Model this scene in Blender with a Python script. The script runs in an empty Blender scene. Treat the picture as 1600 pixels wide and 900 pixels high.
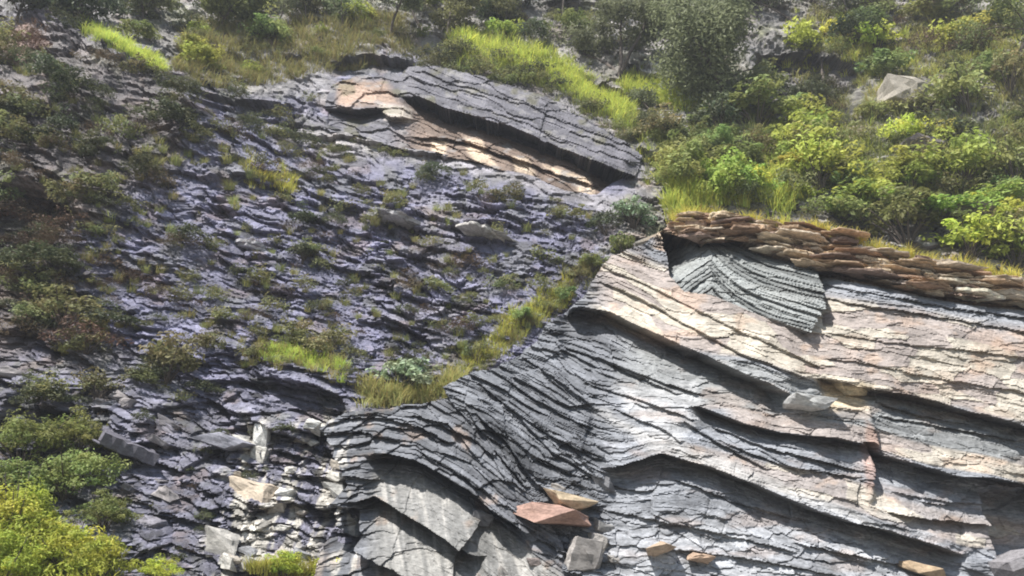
import bpy, math, random
import numpy as np
from mathutils import Vector
random.seed(7); rng = np.random.default_rng(7)
R = math.radians
scene = bpy.context.scene
C = scene.collection

# ------------------------------------------------------------------ camera, sky, sun, exposure
PITCH = 18.0; LENS = 28.0; CAMZ = 1.6
cam_d = bpy.data.cameras.new('camera'); cam = bpy.data.objects.new('camera', cam_d); C.objects.link(cam)
cam.location = (0, 0, CAMZ); cam.rotation_euler = (R(90 + PITCH), 0, 0)
cam_d.lens = LENS; cam_d.sensor_width = 36; cam_d.clip_end = 3000
scene.camera = cam
SUN_TO = Vector((-0.33, -0.28, 0.89)).normalized()          # direction towards the sun
elev = math.asin(SUN_TO.z); azim = math.atan2(SUN_TO.x, SUN_TO.y)
world = bpy.data.worlds.new('World'); scene.world = world; world.use_nodes = True
wn = world.node_tree.nodes; wl = world.node_tree.links
bg = wn['Background']; sky = wn.new('ShaderNodeTexSky'); sky.sky_type = 'NISHITA'; sky.sun_disc = False
sky.sun_elevation = elev; sky.sun_rotation = azim; sky.air_density = 1.6; sky.dust_density = 1.5
wl.new(sky.outputs[0], bg.inputs[0]); bg.inputs[1].default_value = 0.062
sd = bpy.data.lights.new('sun', 'SUN'); so = bpy.data.objects.new('sun', sd); C.objects.link(so)
sd.energy = 5.0; sd.angle = R(0.7); sd.color = (1.0, 0.95, 0.86)
sd.color = (1.0, .97, .92); so.rotation_euler = SUN_TO.to_track_quat('Z', 'Y').to_euler(); so.location = (-30, -30, 90)
scene.view_settings.view_transform = 'Standard'; scene.view_settings.look = 'None'
scene.view_settings.gamma = 1; scene.view_settings.use_curve_mapping = False
scene.view_settings.exposure = 0.9
scene.render.filter_size = 1.9; scene.cycles.filter_width = 1.9

# ------------------------------------------------------------------ numeric helpers
FPX = 800 / (18 / LENS)
cp, sp_ = math.cos(R(PITCH)), math.sin(R(PITCH))
def rays(a, b):
    x = (a - 800) / FPX; y = (450 - b) / FPX
    return np.stack([x, cp - y * sp_, sp_ + y * cp], -1)
def at(a, b, Y):
    d = rays(np.asarray(a, float), np.asarray(b, float))
    k = (np.asarray(Y) / d[..., 1])[..., None]
    p = d * k; p[..., 2] += CAMZ
    return p
def hsh(ix, iy, s):
    h = (ix.astype(np.int64) * 374761393 + iy.astype(np.int64) * 668265263 + s * 974634777) & 0xffffffff
    h = ((h ^ (h >> 13)) * 1274126177) & 0xffffffff
    h = ((h ^ (h >> 16)) * 2246822519) & 0xffffffff
    return ((h ^ (h >> 15)) & 0xffffff) / float(0x1000000)
def vnoise(x, y, s=0):
    ix = np.floor(x); iy = np.floor(y); fx = x - ix; fy = y - iy
    fx = fx * fx * (3 - 2 * fx); fy = fy * fy * (3 - 2 * fy)
    a = hsh(ix, iy, s); b = hsh(ix + 1, iy, s); c = hsh(ix, iy + 1, s); d = hsh(ix + 1, iy + 1, s)
    return (a * (1 - fx) + b * fx) * (1 - fy) + (c * (1 - fx) + d * fx) * fy
def fbm(x, y, o=4, s=0):
    r = 0; t = 0; am = 1.0
    for k in range(o):
        r = r + am * vnoise(x * 2 ** k + 17.3 * k, y * 2 ** k - 9.1 * k, s + k); t += am; am *= .5
    return r / t * 2 - 1
def worley(x, y, s=0):
    """F1, F2, cell hash, offset from the cell's seed"""
    ix = np.floor(x); iy = np.floor(y)
    f1 = np.full(x.shape, 9.0); f2 = f1.copy(); hid = np.zeros_like(f1); ox = hid.copy(); oy = hid.copy(); hi2 = hid.copy()
    for dx in (-1, 0, 1):
        for dy in (-1, 0, 1):
            cx = ix + dx; cy = iy + dy
            qx = x - (cx + hsh(cx, cy, s + 1)); qy = y - (cy + hsh(cx, cy, s + 2))
            d = qx * qx + qy * qy
            m = d < f1
            f2 = np.where(m, f1, np.minimum(f2, d))
            f1 = np.where(m, d, f1); hid = np.where(m, hsh(cx, cy, s + 3), hid); hi2 = np.where(m, hsh(cx, cy, s + 4), hi2)
            ox = np.where(m, qx, ox); oy = np.where(m, qy, oy)
    return np.sqrt(f1), np.sqrt(f2), hid, hi2, ox, oy
def sstep(e0, e1, x):
    t = np.clip((x - e0) / (e1 - e0), 0, 1); return t * t * (3 - 2 * t)
def inpoly(poly, x, y):
    r = np.zeros(x.shape, bool); n = len(poly)
    for i in range(n):
        x0, y0 = poly[i]; x1, y1 = poly[(i + 1) % n]
        if y0 == y1: continue
        c = ((y0 > y) != (y1 > y)) & (x < (x1 - x0) * (y - y0) / (y1 - y0) + x0)
        r ^= c
    return r
def pdist(poly, x, y, closed=True):
    d = np.full(x.shape, 1e9); n = len(poly)
    for i in range(n if closed else n - 1):
        x0, y0 = poly[i]; x1, y1 = poly[(i + 1) % n]
        vx, vy = x1 - x0, y1 - y0; L = vx * vx + vy * vy + 1e-9
        t = np.clip(((x - x0) * vx + (y - y0) * vy) / L, 0, 1)
        d = np.minimum(d, (x - x0 - t * vx) ** 2 + (y - y0 - t * vy) ** 2)
    return np.sqrt(d)
def soft(poly, x, y, w):
    """1 inside the polygon, fading over +-w, ragged edge"""
    x = x + 0.6 * w * fbm(x / (2.2 * w), y / (2.2 * w), 3, 91); y = y + 0.6 * w * fbm(x / (2.2 * w), y / (2.2 * w), 3, 95)
    sd_ = pdist(poly, x, y) * np.where(inpoly(poly, x, y), 1, -1)
    return sstep(-w, w, sd_)
class TPS:
    def __init__(s, pts, lam=0.0):
        p = np.array(pts, float); s.p = p[:, :2] / 1000; n = len(p)
        K = s.k(np.linalg.norm(s.p[:, None] - s.p[None], axis=2)) + lam * np.eye(n)
        P = np.c_[np.ones(n), s.p]; A = np.block([[K, P], [P.T, np.zeros((3, 3))]])
        s.w = np.linalg.solve(A, np.r_[p[:, 2], 0, 0, 0])
    def k(s, r): return np.where(r > 0, r * r * np.log(r + 1e-12), 0)
    def __call__(s, a, b):
        a = np.asarray(a, float) / 1000; b = np.asarray(b, float) / 1000
        o = s.w[-3] + s.w[-2] * a + s.w[-1] * b
        for (x, y), w in zip(s.p, s.w): o = o + w * s.k(np.sqrt((a - x) ** 2 + (b - y) ** 2))
        return o
def ledge(h, A, B, line, d, w=28, r=0.0, w2=22, jit=3.0, seed=0, end=18, soft_=0):
    """an overhanging bed edge: rock above the traced line stands out by d px, the rock below is cut back by r px"""
    lx = np.array([p[0] for p in line], float); ly = np.array([p[1] for p in line], float)
    j = np.where((A[0] > lx[0] - end - 2) & (A[0] < lx[-1] + end + 2))[0]; i = np.where((B[:, 0] > ly.min() - 5 * w - 20) & (B[:, 0] < ly.max() + 5 * w2 + 20))[0]
    if not len(i) or not len(j): return
    win = (slice(i[0], i[-1] + 1), slice(j[0], j[-1] + 1)); A = A[win]; B = B[win]; h = h[win]
    yl = np.interp(A, lx, ly)
    blk = hsh(np.floor(A / 13 + 2 * vnoise(A / 40, A * 0, seed)), np.zeros_like(A) + seed, 5) - .5
    yl = yl + jit * (1.3 * blk + fbm(A / 23, A * 0 + seed, 3, seed))
    tap = sstep(lx[0] - end, lx[0] + end, A) * (1 - sstep(lx[-1] - end, lx[-1] + end, A))
    u = yl - B
    dd = d * (0.8 + 0.45 * fbm(A / 45, B * 0 + seed, 3, seed + 7))
    up = np.where(u >= 0, dd * np.exp(-np.maximum(u, 0) / w), 0)
    dn = np.where(u < 0, -r * np.exp(np.minimum(u, 0) / w2), 0)
    h += (up + dn) * tap

# ------------------------------------------------------------------ object helpers
def tag(o, label=None, cat=None, group=None, kind=None):
    if label: o['label'] = label
    if cat: o['category'] = cat
    if group: o['group'] = group
    if kind: o['kind'] = kind
    return o
def mesh_np(name, V, F, mat, col=None, smooth=False, parent=None, link=True):
    """mesh object out of numpy arrays; F is one (n,k) array or a list of such arrays"""
    Fs = F if isinstance(F, list) else [F]
    Fs = [f for f in Fs if len(f)]
    me = bpy.data.meshes.new(name)
    me.vertices.add(len(V)); me.vertices.foreach_set('co', np.asarray(V, np.float32).ravel())
    idx = np.concatenate([f.ravel() for f in Fs]).astype(np.int32)
    tot = np.concatenate([np.full(len(f), f.shape[1]) for f in Fs]).astype(np.int32)
    st = np.r_[0, np.cumsum(tot)[:-1]].astype(np.int32)
    me.loops.add(len(idx)); me.loops.foreach_set('vertex_index', idx)
    me.polygons.add(len(tot)); me.polygons.foreach_set('loop_start', st)
    try: me.polygons.foreach_set('loop_total', tot)
    except Exception: pass
    if col is not None:
        at_ = me.attributes.new('Col', 'FLOAT_COLOR', 'POINT')
        c = np.ones((len(V), 4), np.float32); c[:, :3] = col; at_.data.foreach_set('color', c.ravel())
    me.update(calc_edges=True)
    me.polygons.foreach_set('use_smooth', np.full(len(tot), smooth)); me.update()
    if mat: me.materials.append(mat)
    if not link: return me
    o = bpy.data.objects.new(name, me); C.objects.link(o)
    if parent: o.parent = parent
    return o
def empty(name, loc, rz=0):
    o = bpy.data.objects.new(name, None); C.objects.link(o); o.location = loc; o.rotation_euler = (0, 0, rz); o.empty_display_size = .1
    return o

# ------------------------------------------------------------------ materials
def rock_material(name, rough=.62, bump=.5, scale=1.0, spec=.35):
    m = bpy.data.materials.new(name); m.use_nodes = True; n = m.node_tree.nodes; l = m.node_tree.links
    b = n['Principled BSDF']; b.inputs['Roughness'].default_value = rough
    b.inputs['Specular IOR Level'].default_value = spec * .55
    a = n.new('ShaderNodeAttribute'); a.attribute_name = 'Col'
    tc = n.new('ShaderNodeTexCoord')
    mp = n.new('ShaderNodeMapping'); mp.inputs['Scale'].default_value = (1.0 * scale, 1.0 * scale, 2.6 * scale); mp.inputs['Rotation'].default_value = (0, R(-16), 0)
    l.new(tc.outputs['Object'], mp.inputs[0])
    n1 = n.new('ShaderNodeTexNoise'); n1.inputs['Scale'].default_value = 5; n1.inputs['Detail'].default_value = 8; n1.inputs['Roughness'].default_value = .65
    n2 = n.new('ShaderNodeTexNoise'); n2.inputs['Scale'].default_value = 24; n2.inputs['Detail'].default_value = 6; n2.inputs['Roughness'].default_value = .7
    l.new(mp.outputs[0], n1.inputs[0]); l.new(mp.outputs[0], n2.inputs[0])
    mr = n.new('ShaderNodeMapRange'); mr.inputs[1].default_value = .3; mr.inputs[2].default_value = .7; mr.inputs[3].default_value = .62; mr.inputs[4].default_value = 1.36
    l.new(n1.outputs[0], mr.inputs[0])
    mr2 = n.new('ShaderNodeMapRange'); mr2.inputs[1].default_value = .3; mr2.inputs[2].default_value = .7; mr2.inputs[3].default_value = .78; mr2.inputs[4].default_value = 1.2
    l.new(n2.outputs[0], mr2.inputs[0])
    mu = n.new('ShaderNodeMath'); mu.operation = 'MULTIPLY'; l.new(mr.outputs[0], mu.inputs[0]); l.new(mr2.outputs[0], mu.inputs[1])
    vm = n.new('ShaderNodeVectorMath'); vm.operation = 'SCALE'; l.new(a.outputs['Color'], vm.inputs[0]); l.new(mu.outputs[0], vm.inputs['Scale'])
    l.new(vm.outputs[0], b.inputs['Base Color'])
    ad = n.new('ShaderNodeMath'); ad.operation = 'ADD'; l.new(n1.outputs[0], ad.inputs[0]); l.new(n2.outputs[0], ad.inputs[1])
    bp = n.new('ShaderNodeBump'); bp.inputs['Strength'].default_value = bump; bp.inputs['Distance'].default_value = .12
    l.new(ad.outputs[0], bp.inputs['Height']); l.new(bp.outputs[0], b.inputs['Normal'])
    return m
def leaf_material(name, c, var=.5, trans=.35, hue=.03):
    m = bpy.data.materials.new(name); m.use_nodes = True; n = m.node_tree.nodes; l = m.node_tree.links
    b = n['Principled BSDF']; b.inputs['Roughness'].default_value = .6; b.inputs['Specular IOR Level'].default_value = .25
    a = n.new('ShaderNodeAttribute'); a.attribute_name = 'Col'
    oi = n.new('ShaderNodeObjectInfo')
    mr = n.new('ShaderNodeMapRange'); mr.inputs[3].default_value = 1 - var * .5; mr.inputs[4].default_value = 1 + var * .5
    l.new(oi.outputs['Random'], mr.inputs[0])
    mx = n.new('ShaderNodeVectorMath'); mx.operation = 'MULTIPLY'; l.new(a.outputs['Color'], mx.inputs[0]); mx.inputs[1].default_value = c
    vm = n.new('ShaderNodeVectorMath'); vm.operation = 'SCALE'; l.new(mx.outputs[0], vm.inputs[0]); l.new(mr.outputs[0], vm.inputs['Scale'])
    hs = n.new('ShaderNodeHueSaturation'); mh = n.new('ShaderNodeMapRange'); mh.inputs[3].default_value = .5 - hue; mh.inputs[4].default_value = .5 + hue
    m2 = n.new('ShaderNodeMath'); m2.operation = 'FRACT'; m3 = n.new('ShaderNodeMath'); m3.operation = 'MULTIPLY'; m3.inputs[1].default_value = 7.31
    l.new(oi.outputs['Random'], m3.inputs[0]); l.new(m3.outputs[0], m2.inputs[0]); l.new(m2.outputs[0], mh.inputs[0]); l.new(mh.outputs[0], hs.inputs['Hue'])
    l.new(vm.outputs[0], hs.inputs['Color']); l.new(hs.outputs[0], b.inputs['Base Color'])
    t = n.new('ShaderNodeBsdfTranslucent'); l.new(hs.outputs[0], t.inputs[0])
    mix = n.new('ShaderNodeMixShader'); mix.inputs[0].default_value = trans
    l.new(b.outputs[0], mix.inputs[1]); l.new(t.outputs[0], mix.inputs[2]); l.new(mix.outputs[0], n['Material Output'].inputs[0])
    return m
M_hill = rock_material('hillside_rock', .5, .5, 1.0, .8)
M_rock = rock_material('outcrop_rock', .6, .35, 1.6)
M_loose = rock_material('loose_rock', .75, .3, 2.2)
def bark_material():
    m = bpy.data.materials.new('bark'); m.use_nodes = True; n = m.node_tree.nodes; l = m.node_tree.links; b = n['Principled BSDF']
    no = n.new('ShaderNodeTexNoise'); no.inputs['Scale'].default_value = 9; no.inputs['Detail'].default_value = 5
    cr = n.new('ShaderNodeValToRGB'); cr.color_ramp.elements[0].color = (.035, .028, .022, 1); cr.color_ramp.elements[1].color = (.16, .13, .11, 1)
    l.new(no.outputs[0], cr.inputs[0]); l.new(cr.outputs[0], b.inputs['Base Color']); b.inputs['Roughness'].default_value = .9
    return m
M_bark = bark_material()

# ------------------------------------------------------------------ the hillside
hill_depth = TPS([(-300,1000,11.5),(0,950,14),(400,950,15.5),(700,950,17),(1100,950,18.3),(1600,950,19.3),(2000,950,20),
  (-300,600,17.0),(0,600,18.4),(300,600,19.5),(600,600,20.6),(1000,600,22),(1600,600,22.6),(2000,600,23),
  (-300,350,20),(0,350,21.4),(150,330,22.2),(300,350,23.8),(600,350,25),(900,350,26),(1200,350,26.6),(1600,350,26.8),(2000,350,27),
  (-300,150,23),(0,170,24.2),(150,150,25.6),(270,150,27.6),(350,130,29.4),(600,150,31),(900,150,32.3),(1300,150,32.8),(1600,150,32),(2000,150,31),
  (-300,-50,31),(0,-20,33),(300,-50,38),(800,-50,41),(1200,-50,41),(1600,-50,40),(2000,-50,39),
  (-300,-400,50),(300,-400,58),(800,-400,61),(1400,-400,60),(2000,-400,56)])
P_spur = [(-400,20),(60,40),(150,70),(230,110),(300,150),(330,200),(290,260),(200,320),(120,380),(90,480),(-20,640),(-400,700)]
P_veg = [(-400,-400),(-400,60),(60,30),(140,50),(250,95),(330,150),(420,160),(520,130),(520,90),(640,85),(720,110),(800,130),(900,170),(990,240),(1000,300),(950,360),(1000,400),(2100,700),(2100,-400)]
P_scree = [(385,650),(420,655),(432,700),(500,640),(570,640),(560,720),(520,800),(480,900),(470,1010),(300,1010),(315,860),(330,800),(328,750),(360,730)]
P_block = [(-400,560),(60,560),(230,620),(330,620),(430,580),(560,620),(620,680),(560,1010),(-400,1010)]
P_bareR = [(970,80),(1040,75),(1120,90),(1115,150),(1050,140),(985,105)]
P_bareT = [(1000,-40),(1110,-40),(1100,80),(1010,75)]
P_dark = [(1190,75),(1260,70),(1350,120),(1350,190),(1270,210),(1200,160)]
P_red = [(1290,180),(1350,175),(1365,215),(1300,225)]
P_greyU = [(350,70),(440,85),(520,110),(510,150),(430,140),(360,110)]
P_redL = [(10,60),(60,50),(95,90),(60,110),(20,95)]
P_band = [(420,195),(650,215),(800,270),(930,300),(1000,320),(960,345),(840,300),(700,262),(560,235),(430,215)]
STEP = 2.0
gx = np.arange(-300, 1900 + 1, STEP); gy = np.arange(-320, 1010 + 1, STEP)
A, B = np.meshgrid(gx, gy)
def slate_relief(A, B, amp_block, k):
    wx = 14 * fbm(A / 55, B / 55, 3, 11); wy = 11 * fbm(A / 55, B / 55, 3, 15)
    dip = R(13); x = A + wx; y = B + wy
    u = x * math.cos(dip) + y * math.sin(dip); v = -x * math.sin(dip) + y * math.cos(dip)
    h = np.zeros_like(A); tone = np.zeros_like(A)
    for (su, sv, am, tl, tn, sd_, mk) in ((110, 52, 11 * amp_block, 15 * amp_block, .08, 1, 0), (58, 17, 6.5, 9, .16, 2, 90), (30, 10.5, 4.4, 6.5, .22, 3, 60), (30, 26, 3.5, 5, .12, 5, 80), (14, 6, 2.6, 4.0, .24, 4, 45), (7, 3.6, 1.0, 1.7, .16, 6, 40)):
        f1, f2, hd, h2, ox, oy = worley(u / su + .35 * hsh(np.floor(v / (sv * 3)), v * 0, 7), v / sv, sd_ * 40 + k)
        m = 1.0 if not mk else .15 + 1.35 * sstep(-.4, .4, fbm(A / mk, B / (mk * .8), 3, sd_ * 9 + 400))
        h += m * (am * (hd - .5) * 2 + tl * (0.25 + 1.0 * h2) * oy + tl * 1.3 * (hd - .5) * ox)
        h -= m * am * .5 * (1 - sstep(.0, .09, f2 - f1)) * (h2 > .35)
        tone += m * tn * (h2 - .5) * 2
    rg = 0; am = 1
    for o in range(4):
        rg = rg + am * np.abs(vnoise(u / 46 * 2 ** o + 5 * o, v / 22 * 2 ** o, 600 + o) * 2 - 1); am *= .55
    h -= 5.5 * rg
    q = v / 5.5 + .5 * fbm(u / 60, v / 30, 3, 620); kq = np.floor(q); lam = vnoise(u / 38 + 31 * hsh(kq, kq * 0, 621), kq * 7.3, 622)
    h += 3.2 * (lam - .5) * 2 * sstep(-.2, .35, fbm(A / 80, B / 50, 3, 623)) + 1.6 * (q - kq - .5)
    return h, tone, u, v
w_spur = soft(P_spur, A, B, 26); w_veg = soft(P_veg, A, B, 30); w_scr = soft(P_scree, A, B, 14); w_blk = soft(P_block, A, B, 40)
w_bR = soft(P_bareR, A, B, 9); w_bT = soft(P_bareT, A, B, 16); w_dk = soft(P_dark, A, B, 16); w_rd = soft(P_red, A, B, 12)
w_gU = soft(P_greyU, A, B, 14); w_rL = soft(P_redL, A, B, 12); w_bd = soft(P_band, A, B, 10)
h, tone, u, v = slate_relief(A, B, 0.35 + 1.0 * w_blk + .5 * w_spur, 0)
h *= 1 - .35 * w_veg * (1 - w_bR) + .1 * w_blk
h += 26 * fbm(A / 170, B / 150, 4, 3) + 10 * fbm(A / 60, B / 90, 4, 8) + 12 * w_spur * fbm(A / 70, B / 50, 4, 21)
h += 16 * w_veg * fbm(A / 90, B / 60, 4, 33)
U_poly = [(524,128),(560,118),(625,118),(640,104),(690,106),(760,122),(850,150),(905,182),(960,214),(1004,242),(992,276),(960,292),(935,312),(880,304),(830,282),(770,268),(700,250),(640,240),(560,222),(505,200),(505,170)]
w_in = sstep(6, 26, pdist(U_poly, A, B) * np.where(inpoly(U_poly, A, B), 1, -1)); w_nr = sstep(-60, 0, pdist(U_poly, A, B) * np.where(inpoly(U_poly, A, B), 1, -1))
h = h * (1 - .6 * w_nr) - 150 * w_in
h += 60 * np.exp(-pdist([(100,40),(180,85),(240,120),(300,160),(350,230)], A, B, False) / 55) * (B > -200)      # crest of the spur
h -= 45 * w_dk + 70 * soft([(-40,290),(80,290),(105,330),(70,400),(-40,430)], A, B, 14)
# traced ledges on the open slope
for i, (ln, d, w, r) in enumerate([
    ([(300,155),(370,163),(460,168)], 16, 20, 16), ([(395,166),(460,176)], 10, 12, 14), ([(420,203),(500,212),(560,218),(640,236),(700,246)], 12, 14, 10),
    ([(560,335),(640,350),(720,372),(800,380)], 9, 20, 6), ([(590,322),(650,330),(720,352),(790,352)], 12, 22, 12), ([(700,318),(760,330),(830,352)], 10, 18, 12),
    ([(350,398),(420,402),(470,415)], 8, 16, 8), ([(480,400),(540,418),(600,432)], 9, 16, 12), ([(230,415),(280,415),(300,425)], 8, 16, 10),
    ([(95,655),(150,680),(215,715),(285,738)], 18, 34, 16), ([(285,738),(320,712),(345,690)], 14, 20, 12), ([(300,750),(340,778),(390,806)], 16, 22, 16),
    ([(0,668),(30,640),(60,600)], 22, 30, 26), ([(170,520),(240,530),(300,560)], 12, 26, 12), ([(300,600),(370,590),(450,596),(520,620)], 14, 20, 16),
    ([(480,585),(560,600),(640,640)], 10, 18, 10), ([(290,685),(350,690),(395,705)], 12, 20, 10), ([(150,770),(240,790),(300,820)], 12, 26, 12), ([(120,840),(220,850),(290,880)], 12, 26, 12),
    ([(0,290),(60,300),(110,330)], 20, 26, 30), ([(0,420),(70,440),(120,470)], 14, 26, 20), ([(60,540),(120,550),(165,580)], 14, 26, 24),
    ([(300,500),(380,505),(450,520)], 8, 16, 8), ([(560,500),(640,512),(690,520)], 8, 16, 10), ([(60,170),(120,180),(150,200)], 10, 20, 14),
    ([(980,100),(1050,130),(1110,142)], 14, 40, 8), ([(1000,30),(1060,40),(1110,50)], 10, 16, 10), ([(1190,85),(1270,75),(1350,110)], 22, 26, 26),
    ([(1000,232),(1060,265),(1130,275)], 14, 22, 22), ([(1420,30),(1500,40)], 10, 20, 12), ([(900,120),(960,135),(1000,150)], 10, 20, 20),
    ([(520,100),(580,90),(640,98)], 16, 20, 26)]):
    ledge(h, A, B, ln, d, w, r, seed=100 + i)
depth = hill_depth(A, B)
mpp = depth / FPX
P0 = at(A, B, depth)
out = np.array([0, -1.0, -.1])
hill_P = P0 + (h * mpp)[..., None] * out
# albedo of the ground: slate, brown spur soil with its shade painted in, mossy soil under the plants, pale scree, bare slabs
def mixc(c, c2, w): return c * (1 - w[..., None]) + np.array(c2) * w[..., None]
big = fbm(A / 140, B / 110, 4, 51)
col = np.ones(A.shape + (3,)) * np.array((.165, .163, .238))
col = mixc(col, (.22, .205, .20), sstep(.05, .45, big) * .7)
col = mixc(col, (.115, .095, .085), w_spur * .85)
col = mixc(col, (.175, .16, .125), w_veg * .8 * (1 - w_spur)); col = mixc(col, (.27, .255, .25), w_veg * sstep(.0, .35, fbm(A / 70, B / 28, 4, 55)) * .8)
col = mixc(col, (.15, .148, .18), w_blk * .7)  # lower left blocks: shadow put into a darker albedo
moss = sstep(.12, .42, fbm(A / 34, B / 26, 4, 61)) * (1 - w_scr)
col = mixc(col, (.105, .11, .05), moss * (.35 + .4 * w_veg))
brn = sstep(.2, .45, fbm(A / 40, B / 24, 4, 71))
col = mixc(col, (.17, .115, .085), brn * .4)
col = mixc(col, (.44, .415, .37), w_scr * sstep(-.1, .2, fbm((A + .1 * B) / 13, B / 55, 4, 81)) * .95)
col = mixc(col, (.40, .39, .37), w_bR * .9); col = mixc(col, (.27, .25, .24), w_bT * .7); col = mixc(col, (.08, .075, .075), w_dk * .8)  # last mix paints the shade of the sunken hollow into its colour
col = mixc(col, (.27, .2, .17), w_rd * .8); col = mixc(col, (.26, .25, .27), w_gU * .8); col = mixc(col, (.34, .2, .15), w_rL * .8); col = mixc(col, (.30, .28, .27), w_bd * .6)
col = np.clip(col * (1 + tone * 1.35)[..., None], .02, .7)
def grid_faces(ny, nx):
    i = np.arange(ny * nx).reshape(ny, nx)
    return np.stack([i[:-1, :-1], i[1:, :-1], i[1:, 1:], i[:-1, 1:]], -1)
F = grid_faces(*A.shape).reshape(-1, 4)
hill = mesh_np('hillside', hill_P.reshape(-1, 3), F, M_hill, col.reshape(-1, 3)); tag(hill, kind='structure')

def ground_material():
    m = bpy.data.materials.new('gravelly_ground'); m.use_nodes = True; n = m.node_tree.nodes; l = m.node_tree.links; b = n['Principled BSDF']
    no = n.new('ShaderNodeTexNoise'); no.inputs['Scale'].default_value = 3; no.inputs['Detail'].default_value = 8
    cr = n.new('ShaderNodeValToRGB'); cr.color_ramp.elements[0].color = (.09, .08, .065, 1); cr.color_ramp.elements[1].color = (.22, .2, .17, 1)
    tc = n.new('ShaderNodeTexCoord'); l.new(tc.outputs['Object'], no.inputs[0])
    l.new(no.outputs[0], cr.inputs[0]); l.new(cr.outputs[0], b.inputs['Base Color']); b.inputs['Roughness'].default_value = .9
    return m
V = np.array([(-140, -90, -.6), (140, -90, -.6), (140, 90, -.6), (-140, 90, -.6)], float)
g = mesh_np('ground', V, np.array([[0, 1, 2, 3]]), ground_material()); tag(g, kind='structure')

def haze_box(lo, hi, dens):
    x0, y0, z0 = lo; x1, y1, z1 = hi
    V = np.array([(x, y, z) for x in (x0, x1) for y in (y0, y1) for z in (z0, z1)], float)
    m = bpy.data.materials.new('haze'); m.use_nodes = True; n = m.node_tree.nodes; n.remove(n['Principled BSDF'])
    v = n.new('ShaderNodeVolumePrincipled'); v.inputs['Color'].default_value = (.86, .9, 1, 1); v.inputs['Density'].default_value = dens
    m.node_tree.links.new(v.outputs[0], n['Material Output'].inputs['Volume'])
    o = mesh_np('haze', V, np.array([[0, 1, 3, 2], [4, 6, 7, 5], [0, 4, 5, 1], [2, 3, 7, 6], [0, 2, 6, 4], [1, 5, 7, 3]]), m); tag(o, kind='stuff'); o['label'] = 'thin pale haze over the slope'
haze_box((-150, -100, -1.6), (150, 100, 95), .0012)
def hill_at(px, py):
    j = int(np.clip(round((px - gx[0]) / STEP), 0, len(gx) - 1)); i = int(np.clip(round((py - gy[0]) / STEP), 0, len(gy) - 1))
    q = Vector(hill_P[i, j]); return q, (q - cam.location).length / FPX

# ------------------------------------------------------------------ rock outcrops (solid: faced in front, running back into the hill)
class Relief: pass
def relief(x0, x1, y0, y1, step, poly, depth_f, fill, out=(0, -1.0, -.13)):
    r = Relief(); r.gx = np.arange(x0, x1 + 1, step); r.gy = np.arange(y0, y1 + 1, step); r.step = step
    r.A, r.B = np.meshgrid(r.gx, r.gy); A, B = r.A, r.B
    r.h, r.col, r.lab = fill(A, B)
    dp = depth_f(A, B); r.mpp = dp / FPX
    oz = np.interp(r.gy, [380, 480, 800], [out[2] - .2, out[2] - .12, out[2]]) if out[2] > -.3 else np.full(len(r.gy), out[2])     # the higher beds hang forward more
    o3 = np.stack([A * 0, A * 0 + out[1], A * 0 + oz[:, None]], -1)
    r.P = at(A, B, dp) + (r.h * r.mpp)[..., None] * o3
    xx = A + 4 * fbm(A / 14, B / 14, 3, 201); yy = B + 4 * fbm(A / 14, B / 14, 3, 205)
    r.mask = inpoly(poly, xx, yy)
    return r
def emit(r, name_of, parent, mat, back=3.0):
    """each labelled bed of the relief becomes its own mesh; its rim runs back into the slope"""
    ny, nx = r.A.shape; F = grid_faces(ny, nx)
    m = r.mask; fm = m[:-1, :-1] & m[1:, :-1] & m[1:, 1:] & m[:-1, 1:]
    lab = r.lab[:-1, :-1]; res = []
    for k, (nm, lb) in name_of.items():
        sel = fm & (lab == k)
        if not sel.any(): continue
        f = F[sel]
        e = np.concatenate([f[:, [0, 1]], f[:, [1, 2]], f[:, [2, 3]], f[:, [3, 0]]])
        key = np.sort(e, 1); kk = key[:, 0].astype(np.int64) * (ny * nx) + key[:, 1]
        _, inv, cnt = np.unique(kk, return_inverse=True, return_counts=True)
        rim = e[cnt[inv] == 1]
        ids, rinv = np.unique(f, return_inverse=True); V = r.P.reshape(-1, 3)[ids]; cc = r.col.reshape(-1, 3)[ids]
        lut = {int(i): j for j, i in enumerate(ids)}
        rl = np.array([[lut[int(a)], lut[int(b)]] for a, b in rim])
        rv, ri = np.unique(rl, return_inverse=True); ri = ri.reshape(rl.shape)
        n0 = len(V); VB = V[rv] + np.array([0, back, .25]); V = np.concatenate([V, VB]); cc = np.concatenate([cc, cc[rv]])
        fr = np.stack([rl[:, 1], rl[:, 0], n0 + ri[:, 0], n0 + ri[:, 1]], -1)
        o = mesh_np(nm, V, [rinv.reshape(f.shape), fr], mat, cc, parent=parent)
        if lb: o['label'] = lb
        res.append(o)
    return res
def laminae(S, T, th, seed, L=55):
    """thin beds: random steps across S, slowly varying along T; every bed leans out to its lower edge"""
    q = S / th + .18 * fbm(T / 80, S / 40, 3, seed + 9)
    k = np.floor(q); f = q - k
    n = vnoise(T / L + 31 * hsh(k, k * 0, seed), k * 7.3, seed + 1)
    return (n - .5) * 1.6 + .9 * (f - .5), hsh(k, np.floor(T / (L * 2.2) + 9 * hsh(k, k * 0, seed + 3)), seed + 2) - .5, k

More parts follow.
